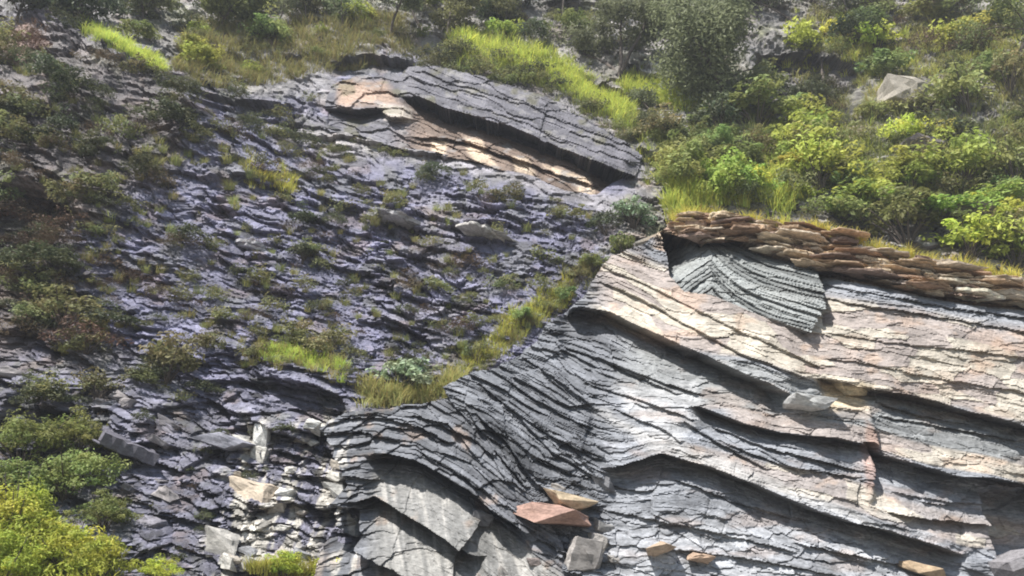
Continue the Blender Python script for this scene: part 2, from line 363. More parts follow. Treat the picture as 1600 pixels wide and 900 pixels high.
O_poly = [(690,606),(735,582),(775,572),(815,552),(838,530),(850,508),(882,488),(906,468),(922,446),(940,414),(955,398),(1002,384),(1036,358),(1060,344),(1082,338),(1102,333),(1140,343),(1200,349),(1250,356),(1290,360),(1346,378),(1352,402),(1400,396),(1440,412),(1500,418),(1560,432),(1600,438),(1900,500),
  (1900,1010),(905,1010),(880,900),(868,850),(840,800),(800,752),(752,690),(728,650),(705,630)]
L1 = [(1036,361),(1060,361),(1110,377),(1140,372),(1168,373),(1195,388),(1242,405),(1284,421)]
L2 = [(1286,418),(1330,424),(1364,434),(1431,452),(1529,466),(1600,470),(1760,500)]
L2b = [(1286,462),(1340,475),(1431,489),(1495,499),(1600,518),(1760,560)]
L3 = [(1285,592),(1330,602),(1374,610),(1431,620),(1489,637),(1543,652),(1600,668),(1760,700)]
L4 = [(880,488),(905,480),(950,487),(985,505),(1060,540),(1100,556),(1160,585),(1200,600),(1238,622)]
L5 = [(1095,636),(1110,642),(1161,661),(1222,676),(1249,680),(1303,684),(1348,694)]
L6 = [(1360,690),(1377,711),(1414,721),(1492,745),(1532,744),(1600,758),(1760,790)]
L7 = [(955,730),(1000,718),(1030,707),(1060,716),(1110,730),(1178,757),(1229,779),(1279,799),(1330,816),(1377,826),(1450,848),(1500,866)]
strat = TPS([(1036,361,335),(1110,377,360),(1195,388,375),(1284,421,380),(1364,434,372),(1529,466,372),(1640,478,374),
  (1286,462,418),(1431,489,418),(1600,518,420), (945,420,468),(1070,475,475),(1160,520,518),(1280,572,530),(940,440,492),(1060,505,505),
  (1374,610,555),(1489,637,556),(1600,668,558), (880,490,545),(950,487,540),(985,505,545),(1060,540,552),(1160,585,582),(1235,620,590),
  (1110,642,640),(1161,661,655),(1249,680,660),(1348,694,660),(1414,721,662),(1532,744,664),(1640,768,664),
  (1030,707,735),(1110,730,742),(1229,779,752),(1377,826,756),(1500,868,758),(960,730,738),(749,650,780),(790,690,790),(834,755,806),(901,772,808),(940,790,808),
  (770,610,725),(830,650,728),(890,685,732),(894,533,600),(969,570,600),(1060,600,602),(860,560,630),(905,620,650),(1000,800,815),(1200,850,830),(1400,900,838)], .0006)
chev = [(1036,361),(1110,377),(1140,372),(1168,373),(1195,388),(1242,405),(1284,421),(1281,480),(1256,521),(1200,498),(1160,481),(1110,461),(1068,456),(1046,430)]
out_depth = TPS([(450,1000,14.4),(500,900,15.7),(700,900,15.6),(1000,900,15.7),(1300,900,15.8),(1600,900,16.3),(1300,1000,15.0),(1900,1000,15.6),
  (560,640,17.9),(700,640,17.7),(850,520,19.6),(1000,650,17.2),(1300,650,17.0),(1600,650,17.3),(1900,650,17.8),(950,420,20.4),(1080,345,20.4),(1300,400,18.9),(1600,440,19.0),(1900,480,20)])
def fill_main(A, B):
    S = strat(A, B); T = A * .95 + B * .3
    ch = inpoly(chev, A, B)
    h = 16 * fbm(A / 120, B / 90, 4, 301) * .8 + 4 * fbm(A / 30, B / 24, 4, 302)
    capped = S < 376 + 0 * A
    # tan flaggy slabs: broad thin flakes
    tanw = sstep(400, 430, S) * (1 - sstep(548, 560, S)); tanw = np.where(ch, 0, tanw)
    tanw = tanw * sstep(905, 960, A)
    band = np.maximum(tanw, sstep(705, 716, S) * (1 - sstep(742, 748, S)) * sstep(1050, 1090, A) * .8)
    band = np.maximum(band, sstep(625, 632, S) * (1 - sstep(656, 660, S)) * sstep(1120, 1160, A) * .9)
    # fine laminae elsewhere
    b1, b2, bd, bh, bx, by = worley((T + .45 * S + 3 * fbm(A / 20, B / 20, 3, 87)) / 84, (S + 2 * fbm(A / 26, B / 26, 3, 89)) / 34, 338)
    c1_, c2_, cd_, chh, cx_, cy_ = worley((T - .3 * S + 3 * fbm(A / 14, B / 14, 3, 97)) / 36, (S + 2 * fbm(A / 16, B / 16, 3, 99)) / 15, 339)
    S_ = S; S = S + 8 * (bd - .5) + 4.5 * (cd_ - .5)
    a1, t1, k1 = laminae(S, T, 5.6, 311, 70); a2, t2, k2 = laminae(S, T, 2.9, 321, 40); a0, t0, k0 = laminae(S, T, 21, 331, 90)
    Sj = S; S = S_
    left = 1 - sstep(930, 1010, A + .25 * (B - 600))
    lw = 1 - .78 * band
    amp = .1 + 1.2 * sstep(-.3, .4, fbm(A / 75, B / 40, 3, 335))
    h += (1 - .65 * sstep(400, 430, S) * (1 - sstep(548, 560, S))) * ((9 + 8 * left) * (bd - .5) + 4.5 * (cd_ - .5) - 1.8 * (1 - sstep(0, .05, b2 - b1)) * (bh > .6))
    calm = 1 - .5 * sstep(770, 820, B) * sstep(930, 980, A); flat_ = np.maximum.reduce([soft(pl, A, B, 14) for pl in ([(960,600),(1095,600),(1120,660),(1180,700),(1060,690),(975,650)], [(1385,755),(1560,760),(1560,835),(1420,820),(1360,800)], [(960,800),(1240,830),(1400,880),(1400,960),(930,960)], [(1390,640),(1600,690),(1600,750),(1500,735),(1390,700)], [(940,640),(1060,690),(1250,770),(1330,812),(1180,752),(1030,704)])])
    lw = lw * calm * (1 - .66 * flat_) * (.58 + .5 * left)
    h += lw * amp * (a1 * 1.8 + a2 * 1.1 + a0 * (3.0 + 3 * left))
    p1, p2, pd_, ph, pox, poy = worley((T + 5 * fbm(A / 30, B / 30, 3, 67)) / 70, (Sj + 1.5 * fbm(A / 26, B / 26, 3, 69)) / 11, 336)
    q1, q2, qd, qh, qox, qoy = worley((T + 4 * fbm(A / 16, B / 16, 3, 77)) / 34, (Sj + 1 * fbm(A / 14, B / 14, 3, 79)) / 5.5, 337)
    h += lw * (1.5 - .5 * amp) * (3.6 * (pd_ - .5) + 4.2 * poy + 1.6 * (qd - .5) + 2.0 * qoy + 1.2 * qox)
    f1, f2, hd, h2, ox, oy = worley((T + 8 * fbm(A / 20, B / 20, 3, 7)) / 62, (S + 4 * fbm(A / 20, B / 20, 3, 9)) / 19, 341)
    h += band * (2.6 * (hd - .5) + 2.2 * oy + .8 * ox)
    g1, g2, gd, g3, gox, goy = worley((T + 5 * fbm(A / 12, B / 12, 3, 17)) / 30, (S + 3 * fbm(A / 12, B / 12, 3, 19)) / 8, 351)
    h += band * (1.4 * (gd - .5) + 1.2 * goy)
    cw = (1 - sstep(376, 384, S)) * sstep(1010, 1040, A) * np.where(ch, 0, 1)
    s1_, s2_, s3_ = laminae(S + 2 * (gd - .5), T, 4.2, 345, 26); h += cw * (4.5 * s1_ + 3 * a2)
    h -= 16 * cw; h += cw * (4 * (gd - .5) + 5 * goy + 4 * (hd - .5) + 5 * oy + 2 * gox)
    # broken ground of the left flank and the bottom
    bl = np.maximum(left * sstep(640, 700, B), sstep(780, 830, B) * (1 - sstep(1380, 1480, A)))
    f1b, f2b, hdb, h2b, oxb, oyb = worley((T + 9 * fbm(A / 20, B / 20, 3, 27)) / 38, (S + 6 * fbm(A / 20, B / 20, 3, 29)) / 15, 361)
    h += bl * calm * (4.5 * (hdb - .5) + 7 * oyb + 3 * oxb) - bl * 2 * (1 - sstep(.02, .1, f2b - f1b))
    # traced bed edges
    kw = dict(jit=1.6)
    h_ = h
    ledge(h_, A, B, L2, 10, 30, 50, 20, seed=2, **kw); ledge(h_, A, B, [(1290,440),(1350,455),(1431,470),(1529,486),(1600,494),(1760,520)], 7, 9, 5, 10, seed=12, **kw)
    ledge(h_, A, B, L2b, 6, 8, 6, 12, seed=3, **kw)
    ledge(h_, A, B, L3, 16, 70, 46, 30, seed=4, **kw)
    ledge(h_, A, B, L4, 26, 90, 80, 46, seed=5, jit=.7)
    ledge(h_, A, B, L5, 20, 40, 50, 30, seed=6, jit=.8); ledge(h_, A, B, L6, 18, 60, 55, 34, seed=7, jit=.9)
    ledge(h_, A, B, L7, 20, 40, 58, 36, seed=8, jit=.8)
    for i, (ln, d, w, r) in enumerate([
        ([(942,418),(1000,442),(1070,476),(1160,521),(1280,574)], 6, 30, 4), ([(938,440),(1000,466),(1060,504),(1150,551),(1282,600)], 8, 30, 5),
        ([(1290,520),(1380,535),(1480,545),(1600,560)], 4, 22, 3), ([(1290,560),(1380,575),(1450,590),(1600,615)], 5, 24, 3),
        ([(955,566),(1040,600),(1100,618)], 9, 12, 8), ([(880,540),(940,560),(1000,590),(1060,615)], 8, 14, 8), ([(920,600),(1000,625),(1080,655)], 7, 12, 7), 
        ([(1120,668),(1200,700),(1290,722),(1346,736)], 9, 16, 8), ([(1130,690),(1230,730),(1340,745)], 7, 16, 6), ([(1070,660),(1140,700),(1200,735)], 7, 16, 8),
        ([(960,640),(1040,672),(1060,690)], 7, 16, 6), ([(750,600),(800,640),(860,680),(915,705)], 12, 20, 10), ([(770,580),(830,620),(900,660),(925,668)], 10, 16, 8), ([(820,560),(880,600),(930,640)], 10, 16, 10),
        ([(745,645),(790,690),(834,752),(870,775),(935,792)], 14, 22, 16), ([(730,640),(770,700),(820,760)], 12, 20, 12), ([(800,640),(860,705),(930,745)], 9, 16, 10),
        ([(1060,750),(1150,785),(1250,815)], 7, 16, 6), ([(960,800),(1060,820),(1150,840),(1240,862)], 7, 14, 6), ([(1060,860),(1160,872),(1260,890),(1350,905)], 7, 14, 6),
        ([(1250,850),(1330,868),(1420,885)], 9, 14, 9), ([(1390,800),(1480,815),(1560,822)], 12, 24, 12), ([(1400,770),(1480,785),(1560,790)], 5, 22, 4),
        ([(1380,650),(1460,664),(1600,690)], 6, 14, 6), ([(1380,630),(1440,648),(1540,668)], 6, 12, 6),
        ([(1060,348),(1130,362),(1220,385),(1290,405)], 5, 10, 4), ([(1100,340),(1180,356),(1260,378),(1340,398)], 6, 12, 5), ([(1180,352),(1260,366),(1345,384)], 5, 10, 5)]):
        ledge(h_, A, B, ln, d, w, r, 16, seed=40 + i, jit=1.6)
    # the alcove with the chevron fold
    xa = 1117 - (B - 385) * .1 + 4 * fbm(B / 14, A * 0, 2, 370); dx = A - xa
    gch = np.where(dx > 0, 66 * (1 - np.exp(-np.maximum(dx, 0) / 62)) + .16 * dx, .72 * -dx)
    Sc = B - gch; Sc = Sc + 5 * vnoise(Sc / 13, A * 0, 372) + 1.5 * fbm(A / 40, B / 20, 3, 373); c1, ct, ck = laminae(Sc, A, 8.5, 371, 120); c2, ct2, ck2 = laminae(Sc, A, 3.6, 381, 60)
    below_roof = B - np.interp(A, [p[0] for p in L1], [p[1] for p in L1])
    recess = -85 * np.exp(-np.maximum(below_roof, 0) / 42) * (1 - .35 * sstep(1150, 1280, A)) - 260 * np.exp(-np.maximum(A - 1036, 0) / 30) * sstep(1100, 1075, A + 0 * B) * (1 - sstep(400, 440, B))
    rid = 16 * np.exp(-np.abs(dx) / 16)
    hc = 6 + recess + rid + 7.0 * c1 + 2.6 * c2 + 5 * (cd_ - .5) + 3.5 * (qd - .5) + 3 * poy - 4 * (1 - sstep(0, .06, c2_ - c1_)) * (chh > .55) + 30 * sstep(1150, 1275, A)
    h_ = np.where(ch, hc, h_)
    ledge(h_, A, B, L1, 10, 24, 0, seed=1, jit=1.6)
    # behind the block's right corner the rock steps back
    h_ -= 95 * ((A > 1283) & (B > np.interp(A, [p[0] for p in L2], [p[1] for p in L2]))) * np.exp(-np.maximum(A - 1283, 0) / 22) * (B < 510) * (B > 416)
    # fin of the fault and the gap right of it
    fin = pdist([(1356,640),(1362,690),(1364,730),(1356,776)], A, B, False)
    h_ += 12 * np.exp(-(fin / 7) ** 2) - 22 * sstep(1366, 1369, A) * np.exp(-np.maximum(A - 1367, 0) / 26) * sstep(660, 700, B) * (1 - sstep(735, 775, B))
    # end of the left beds
    h_ += 10 * (1 - sstep(918, 926, A + .35 * (B - 660))) * sstep(640, 660, B) * (1 - sstep(700, 720, B)) 
    hole = soft([(1548,770),(1700,770),(1700,900),(1575,880),(1560,840)], A, B, 8); h_ -= 60 * hole
    # albedo
    col = np.ones(A.shape + (3,)) * np.array((.235, .245, .268))
    col = mixc(col, (.15, .156, .172), left * .85)
    col = mixc(col, (.225, .23, .225), sstep(556, 566, S) * (1 - sstep(628, 640, S)) * .7 * (1 - left))
    tn = np.where(hd > .62, 1.0, 0.0)
    col = mixc(col, (.315, .27, .245), band * .9)
    col = mixc(col, (.46, .42, .35), band * tn * .8)
    col = mixc(col, (.42, .30, .22), band * sstep(.2, .5, fbm(A / 40, B / 20, 4, 391)) * .5)
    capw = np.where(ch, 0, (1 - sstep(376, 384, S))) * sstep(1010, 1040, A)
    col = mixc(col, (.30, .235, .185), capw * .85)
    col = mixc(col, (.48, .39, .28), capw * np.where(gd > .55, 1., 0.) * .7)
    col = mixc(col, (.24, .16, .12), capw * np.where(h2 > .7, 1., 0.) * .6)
    col = mixc(col, (.345, .35, .365), sstep(780, 830, B) * (1 - sstep(1400, 1500, A)) * sstep(930, 960, A) * .75 * (.5 + .5 * sstep(-.2, .2, fbm(A / 50, B / 30, 3, 395))))
    pale = soft([(965,605),(1090,600),(1105,650),(1060,690),(985,650)], A, B, 12); col = mixc(col, (.40, .40, .405), pale * .7)
    col = mixc(col, (.43, .42, .41), soft([(930,640),(1060,690),(1330,800),(1370,826),(1200,765),(1020,705)], A, B, 10) * .8)
    col = mixc(col, (.52, .42, .28), soft([(1290,595),(1360,600),(1362,640),(1300,640)], A, B, 8) * .8)
    rust = sstep(.1, .5, fbm(A / 70, B / 24, 4, 397)); col = mixc(col, (.34, .22, .15), rust * .25 * sstep(930, 1000, A))
    col = mixc(col, (.25, .11, .06), soft([(1352,655),(1374,690),(1372,745),(1352,778)], A, B, 4) * .4)
    col = mixc(col, (.205, .215, .21), np.where(ch, .9, 0)); lin = capw * .8 * (t1 * .6 + t2 * .6) + np.where(ch, ct * .75 + ct2 * .4, (t1 * .35 + t2 * .2 + t0 * .2 + .3 * (ph - .5) + .25 * (qh - .5) + .3 * (chh - .5)) * (1 - .7 * band) + band * .35 * (gd - .5) + bl * .5 * (h2b - .5))
    col = np.clip(col * (1 + lin)[..., None], .03, .75)
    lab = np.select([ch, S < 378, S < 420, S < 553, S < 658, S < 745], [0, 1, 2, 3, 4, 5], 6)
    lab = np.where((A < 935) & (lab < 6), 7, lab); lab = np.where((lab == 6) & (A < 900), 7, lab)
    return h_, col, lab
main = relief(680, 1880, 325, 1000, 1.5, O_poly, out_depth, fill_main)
root = empty('rock_outcrop', Vector(at(1250, 1000, 15.0))); tag(root, 'big tan and grey folded rock outcrop filling the lower right, topped by bushes', 'rock outcrop')
def emit_root(r, names, root, mat, back=3.0):
    r.P = r.P - np.array(root.location); emit(r, names, root, mat, back); r.P = r.P + np.array(root.location)
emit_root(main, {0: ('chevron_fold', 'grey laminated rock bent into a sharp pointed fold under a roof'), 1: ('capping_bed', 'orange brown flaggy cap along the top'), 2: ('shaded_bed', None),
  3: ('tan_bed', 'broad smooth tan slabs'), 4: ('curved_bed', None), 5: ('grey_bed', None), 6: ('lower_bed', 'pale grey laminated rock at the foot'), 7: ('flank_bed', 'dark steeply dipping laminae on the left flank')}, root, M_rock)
def rel_at(r, px, py):
    j = int(np.clip(round((px - r.gx[0]) / r.step), 0, len(r.gx) - 1)); i = int(np.clip(round((py - r.gy[0]) / r.step), 0, len(r.gy) - 1))
    q = Vector(r.P[i, j]); return q, (q - cam.location).length / FPX

# lower middle outcrop: thick grey slabs under dark overhangs
M_poly = [(500,668),(540,642),(590,640),(640,632),(700,622),(735,648),(770,700),(812,756),(850,800),(880,850),(905,1010),(470,1010),(490,900),(505,800),(540,760),(520,700)]
K9 = [(585,712),(611,709),(648,718),(690,740),(732,764),(763,793),(800,817),(822,832)]
K10 = [(552,786),(584,775),(624,799),(665,823),(699,843),(719,860),(745,872)]
K11 = [(500,835),(540,850),(590,880),(640,905)]
def fill_mid(A, B):
    dipl = np.interp(A, [480,590,650,730,820,900], [720,708,718,762,830,880]); S = B - dipl; T = A
    a1, t1, k1 = laminae(S, T, 9, 411, 50); a2, t2, k2 = laminae(S, T, 4, 421, 30)
    low = sstep(20, 40, S) * sstep(560, 600, A); h = 14 * fbm(A / 80, B / 80, 4, 401) + 3 * fbm(A / 20, B / 18, 4, 402)
    f1, f2, hd, h2, ox, oy = worley((A + .55 * B + 8 * fbm(A / 25, B / 25, 3, 37)) / 42, (S + 5 * fbm(A / 20, B / 20, 3, 39)) / 20, 431)
    e1, e2, ed, eh, ex, ey = worley((A + .35 * B + 8 * fbm(A / 30, B / 30, 3, 47)) / 105, (S + 5 * fbm(A / 30, B / 30, 3, 49)) / 190, 441)
    h += (1 - low) * (4 * a1 + 1.6 * a2 + 7 * (hd - .5) + 9 * oy + 4 * ox - 2.5 * (1 - sstep(.02, .12, f2 - f1)))
    h += low * (14 * (ed - .5) + 10 * ex + 6 * ey + .5 * a1 + 4 * fbm(A / 30, S / 14, 4, 403) + 2.2 * (hd - .5) + 1.1 * a2 + 1.2 * (hd - .5) + 1.4 * oy)
    ledge(h, A, B, K9, 24, 60, 85, 40, seed=71, jit=1.2); ledge(h, A, B, K10, 22, 50, 80, 36, seed=72, jit=1.2); ledge(h, A, B, K11, 22, 40, 70, 50, seed=73, jit=2)
    for i, (ln, d, w, r) in enumerate([([(510,680),(560,672),(620,690)], 12, 16, 12), ([(540,655),(600,652),(660,668),(700,690)], 10, 14, 10), ([(640,650),(700,660),(750,720)], 10, 16, 10), ([(650,700),(710,735),(760,770)], 8, 14, 8), ([(500,740),(560,745),(590,752)], 10, 20, 14)]):
        ledge(h, A, B, ln, d, w, r, 16, seed=80 + i, jit=2)
    h -= 110 * soft([(500,795),(548,800),(560,840),(540,872),(495,850)], A, B, 8)
    col = np.ones(A.shape + (3,)) * np.array((.145, .15, .165))
    col = mixc(col, (.25, .245, .235), low * .9); col = mixc(col, (.33, .32, .30), low * np.where(ed > .55, .7, .0))
    col = mixc(col, (.42, .40, .37), (1 - sstep(540, 570, A)) * sstep(.0, .25, fbm(A / 14, B / 34, 3, 451)) * .8)
    col = mixc(col, (.33, .24, .18), sstep(.25, .5, fbm(A / 40, B / 34, 4, 461)) * .45)
    stk = fbm((A - .25 * B) / 7, B / 70, 4, 463); col = mixc(col, (.15, .15, .145), low * sstep(.05, .4, stk) * .65); col = mixc(col, (.46, .44, .41), low * sstep(.12, .4, -stk) * .5)
    col = np.clip(col * (1 + (1 - low) * (.5 * t1 + .3 * t2 + .4 * (h2 - .5)) + low * .22 * (eh - .5))[..., None], .03, .7)
    lab = np.where(S < 4, 0, np.where(B < np.interp(A, [p[0] for p in K10], [p[1] for p in K10]), 1, 2))
    return h, col, lab
mid = relief(465, 910, 615, 1000, 1.5, M_poly, out_depth, fill_mid)
root2 = empty('rock_outcrop', Vector(at(700, 1000, 14.6))); tag(root2, 'grey blocky outcrop with black overhangs and smooth slabs, bottom centre', 'rock outcrop')
emit_root(mid, {0: ('capping_bed', 'dark broken bed above the overhang'), 1: ('slab_bed', 'smooth pale grey slab faces'), 2: ('lower_slab', None)}, root2, M_rock)

# the long overhanging slab high in the middle
U1 = [(640,152),(655,155),(699,172),(766,192),(800,202),(850,223),(901,243),(969,270),(990,276)]
def up_depth(A, B):
    e = pdist(U_poly, A, B) * np.where(inpoly(U_poly, A, B), 1, -1)
    return hill_depth(A, B) - .15 - .75 * sstep(0, 60, e) * sstep(500, 640, A)
def fill_up(A, B):
    yl = np.interp(A, [p[0] for p in U1], [p[1] for p in U1]); S = B - np.interp(A, [500,640,1000], [130,152,282]); T = A
    a1, t1, k1 = laminae(S, T, 7, 511, 50); a2, t2, k2 = laminae(S, T, 3.2, 521, 30)
    f1, f2, hd, h2, ox, oy = worley((A + 7 * fbm(A / 25, B / 25, 3, 57)) / 40, (S + 4 * fbm(A / 20, B / 20, 3, 59)) / 17, 531)
    j1, j2, jd, jh, jx, jy = worley((A + .5 * B + 6 * fbm(A / 20, B / 20, 3, 58)) / 55, (S + 4 * fbm(A / 20, B / 20, 3, 59)) / 26, 535)
    h = 4 * fbm(A / 16, B / 10, 4, 503) + 9 * (jd - .5) - 2.5 * (1 - sstep(0, .04, j2 - j1)) * (jh > .4) + 8 * fbm(A / 70, B / 50, 4, 501) + 2 * a1 + a2 + 4.5 * (hd - .5) + 5 * oy
    for q_, (dy, d_) in enumerate([(-16, 4), (-40, 6)]): ledge(h, A, B, [(x + 8 * q_, y + dy) for x, y in U1], d_, 18, 3, 10, seed=97 + q_, jit=3)
    ledge(h, A, B, U1, 24, 90, 80, 40, seed=91, jit=1.6)
    ledge(h, A, B, [(515,171),(560,173),(592,170)], 16, 30, 50, 20, seed=92, jit=1.2); ledge(h, A, B, [(590,172),(612,186),(638,184)], 18, 16, 16, 14, seed=93, jit=1)
    ledge(h, A, B, [(672,243),(733,250),(776,264),(834,278),(884,298),(935,306)], 14, 26, 30, 16, seed=94, jit=1.2)
    ledge(h, A, B, [(650,212),(719,218),(800,244),(850,262),(930,290)], 12, 16, 10, 14, seed=95, jit=2)
    ledge(h, A, B, [(505,205),(560,212),(640,236)], 10, 14, 8, 12, seed=96, jit=1.2)
    col = np.ones(A.shape + (3,)) * np.array((.14, .136, .155))
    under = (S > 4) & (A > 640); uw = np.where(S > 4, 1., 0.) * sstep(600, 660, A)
    col = mixc(col, (.20, .145, .11), uw * .85)  # brown shade below the slab put into the rock colour
    for pl in ([(672,216),(697,218),(695,245),(674,243)], [(726,212),(752,216),(775,260),(740,252),(727,232)], [(800,244),(825,246),(838,275),(806,268)], [(903,286),(932,292),(930,306),(905,302)], [(850,255),(925,278),(925,288),(870,272)]):
        col = mixc(col, (.56, .45, .34), soft(pl, A, B, 4) * .9)
    col = mixc(col, (.42, .29, .21), soft([(528,122),(600,128),(625,160),(590,166),(530,168)], A, B, 8) * .8)
    col = mixc(col, (.5, .44, .38), soft([(590,160),(642,168),(640,190),(600,186)], A, B, 4) * .8)
    col = np.clip(col * (1 + .5 * t1 + .3 * t2 + .4 * (h2 - .5))[..., None], .03, .7)
    col = mixc(col, (.12, .115, .06), sstep(.1, .4, fbm(A / 26, B / 16, 4, 541)) * .6 * (1 - uw)); col = mixc(col, (.27, .26, .26), sstep(.2, .45, fbm(A / 18, B / 9, 4, 545)) * .6)
    lab = np.where(A < 642, 2, np.where(B < yl, 0, 1))
    return h, col, lab
upr = relief(495, 1010, 95, 320, 1.5, U_poly, up_depth, fill_up, (0, -1.0, -.4))
root3 = empty('rock_ledge', Vector(at(780, 270, 27))); tag(root3, 'long grey rock slab jutting out over brown shade and tan blocks, upper middle', 'rock ledge')
emit_root(upr, {0: ('overhanging_slab', 'long grey slab dipping to the right'), 1: ('under_bed', 'tan blocks in painted brown shade beneath the slab'), 2: ('end_block', 'pinkish block at the left end')}, root3, M_rock, 3.5)

# ------------------------------------------------------------------ loose rocks and flat slabs
def plate_mesh(name, outline, thick, colr, r_, seed):
    """a flaggy block: two to four thin sheets of ragged outline, each stepped back from the next"""
    nl = int(r_.integers(2, 5)); VV = []; FF = []; TT = []; CC = []; o = 0; zs = np.sort(r_.uniform(-1, 1, nl - 1)); zs = np.r_[-1, zs, 1] * thick
    n = 40
    for k in range(nl):
        ang = np.linspace(0, 2 * math.pi, n, endpoint=False); m = int(r_.integers(4, 7))
        ca = np.sort(np.linspace(0, 2 * math.pi, m, endpoint=False) + r_.uniform(-.35, .35, m)); cr = r_.uniform(.72, 1.08, m)
        cx = np.cos(ca) * cr; cy = np.sin(ca) * cr                                  # corners of a polygon, sampled along its sides
        t = np.arange(n) / n * m; i0 = t.astype(int) % m; f = t - np.floor(t); x = cx[i0] * (1 - f) + cx[(i0 + 1) % m] * f; y = cy[i0] * (1 - f) + cy[(i0 + 1) % m] * f
        rag = 1 + .028 * r_.normal(size=n); x = x * rag * outline[0] + r_.uniform(-.22, .22) * outline[0]; y = y * rag * outline[1]
        z0, z1 = zs[k] + .02 * thick, zs[k + 1] - .02 * thick; wv = r_.uniform(-.1, .1, 2)
        wob = wv[0] * x / outline[0] * thick + .12 * thick * r_.normal(size=n)
        V = np.concatenate([np.stack([x * .99, y * .99, z0 + wob], 1), np.stack([x, y, z0 * .6 + z1 * .4 + wob], 1), np.stack([x, y, z1 + wob], 1), [[0, 0, z0], [0, 0, z1]]])
        i = np.arange(n); j = (i + 1) % n
        FF.append(np.concatenate([np.stack([i, j, n + j, n + i], 1), np.stack([n + i, n + j, 2 * n + j, 2 * n + i], 1)]) + o)
        TT.append(np.concatenate([np.stack([j, i, i * 0 + 3 * n], 1), np.stack([2 * n + i, 2 * n + j, i * 0 + 3 * n + 1], 1)]) + o)
        CC.append(np.repeat([np.array(colr) * r_.uniform(.6, 1.25)], len(V), 0) * (1 + .18 * r_.normal(size=(len(V), 1)))); VV.append(V); o += len(V)
    return mesh_np(name, np.concatenate(VV), [np.concatenate(FF), np.concatenate(TT)], M_loose, np.clip(np.concatenate(CC), .03, .7))
def rock_mesh(name, outline, thick, colr, seed, flat=False, sub=3):
    """irregular stone: an outline swept through its thickness, split finely and broken into facets"""
    r_ = np.random.default_rng(seed)
    import bmesh
    bm = bmesh.new(); n = 11 if flat else 15
    if flat: return plate_mesh(name, outline, thick, colr, r_, seed)
    q = np.array([(a, b, c) for a in (-1, 1) for b in (-1, 1) for c in (-1, 1)], float); q = q * r_.uniform(.45, 1.1, (8, 3)) + r_.normal(size=(8, 3)) * .12
    e_ = r_.normal(size=(4, 3)); q = np.concatenate([q, e_ / np.linalg.norm(e_, axis=1, keepdims=True) * 1.05]); q[:, 0] += .35 * q[:, 2] * r_.uniform(-1, 1)
    for p in q: bm.verts.new((p[0] * outline[0], p[1] * outline[1], p[2] * thick))
    res = bmesh.ops.convex_hull(bm, input=bm.verts[:]); bmesh.ops.delete(bm, geom=[v for v in bm.verts if not v.link_faces], context='VERTS')
    bmesh.ops.triangulate(bm, faces=bm.faces[:])
    bmesh.ops.bevel(bm, geom=bm.edges[:], offset=min(outline[0], outline[1], thick) * .03, segments=1, affect='EDGES')
    bmesh.ops.triangulate(bm, faces=bm.faces[:])
    for _ in range(sub - 1): bmesh.ops.subdivide_edges(bm, edges=bm.edges[:], cuts=1, use_grid_fill=True)
    V = np.array([v.co[:] for v in bm.verts]); s = max(outline)
    lay = fbm(V[:, 2] / (thick * .25) + 3 * seed, V[:, 0] / s, 3, seed) * (.04 if flat else .03) * s
    dn = (fbm(V[:, 0] / (.5 * s) + seed, V[:, 1] / (.5 * s) + V[:, 2] / (.4 * s), 4, seed) * .10 + np.floor(fbm(V[:, 0] / (.6 * s) + 2 * seed, V[:, 2] / (.3 * s), 3, seed + 2) * 5) * .035) * min(outline[0], thick * 2)
    nr = V / (np.linalg.norm(V, axis=1, keepdims=True) + 1e-6)
    V = V + nr * (dn + lay)[:, None]
    tn = 1 + .35 * fbm(V[:, 0] / s * 3, V[:, 2] / thick * 2 + V[:, 1] / s * 3, 3, seed + 5)
    bm.verts.index_update(); F = np.array([[v.index for v in f.verts] for f in bm.faces]); bm.free()
    return mesh_np(name, V, F, M_loose, np.array(colr)[None] * tn[:, None])
def put_rock(name, px, py, w, hh, colr, label, group=None, tilt=12, thick=None, surf=None, rz=0, cat='rock', deep=1.0, lift=0.0, lean=0):
    p, m = (rel_at(surf, px, py) if surf else hill_at(px, py))
    o = rock_mesh(name, (w * m / 2, max(w, hh) * m * .5 * deep), hh * m / 2, colr, int(px * 7 + py * 13) % 9973, flat=name == 'flat_rock')
    o.location = p + Vector((0, -lift * m, 0)); o.rotation_euler = (R(lean), R(tilt), R(rz)); tag(o, label, cat, group)
    return o
TAN = (.46, .36, .26); ORG = (.42, .26, .15); GRY = (.27, .27, .28); PAL = (.5, .48, .44); DRK = (.17, .16, .17)
put_rock('boulder', 1408, 156, 56, 46, (.34, .31, .265), 'pale angular boulder sitting among bushes on the upper right slope', tilt=18, lift=8)
put_rock('boulder', 1352, 28, 34, 26, (.2, .17, .16), 'dull brown boulder under the trees, high above the pale angular boulder', tilt=5)
put_rock('boulder', 1430, 235, 60, 24, (.17, .15, .15), 'low dark boulder in the bushes below the pale angular boulder', tilt=12)
put_rock('boulder', 1500, 340, 70, 26, (.19, .165, .16), 'flat brown boulder half sunk in bushes near the right edge', tilt=12)
put_rock('boulder', 1590, 895, 90, 44, (.22, .21, .22), 'smooth grey boulder in the bottom right corner', surf=main, tilt=-16, lift=18)
put_rock('rock_block', 868, 808, 112, 30, (.34, .22, .18), 'reddish flat block wedged below the dark flank beds, bottom centre', surf=mid, tilt=4, lift=14, rz=8, deep=.7)
put_rock('rock_block', 885, 782, 70, 24, (.45, .36, .25), 'buff broken block lying on top of the reddish block', surf=mid, tilt=14, lift=12)
put_rock('rock_block', 1028, 856, 40, 15, (.38, .29, .21), 'small orange block on the pale grey rock, bottom right of centre', surf=main, tilt=-22, lift=6)
put_rock('rock_block', 1095, 872, 36, 15, (.36, .26, .19), 'brown block right of the small orange block', surf=main, tilt=10, lift=6)
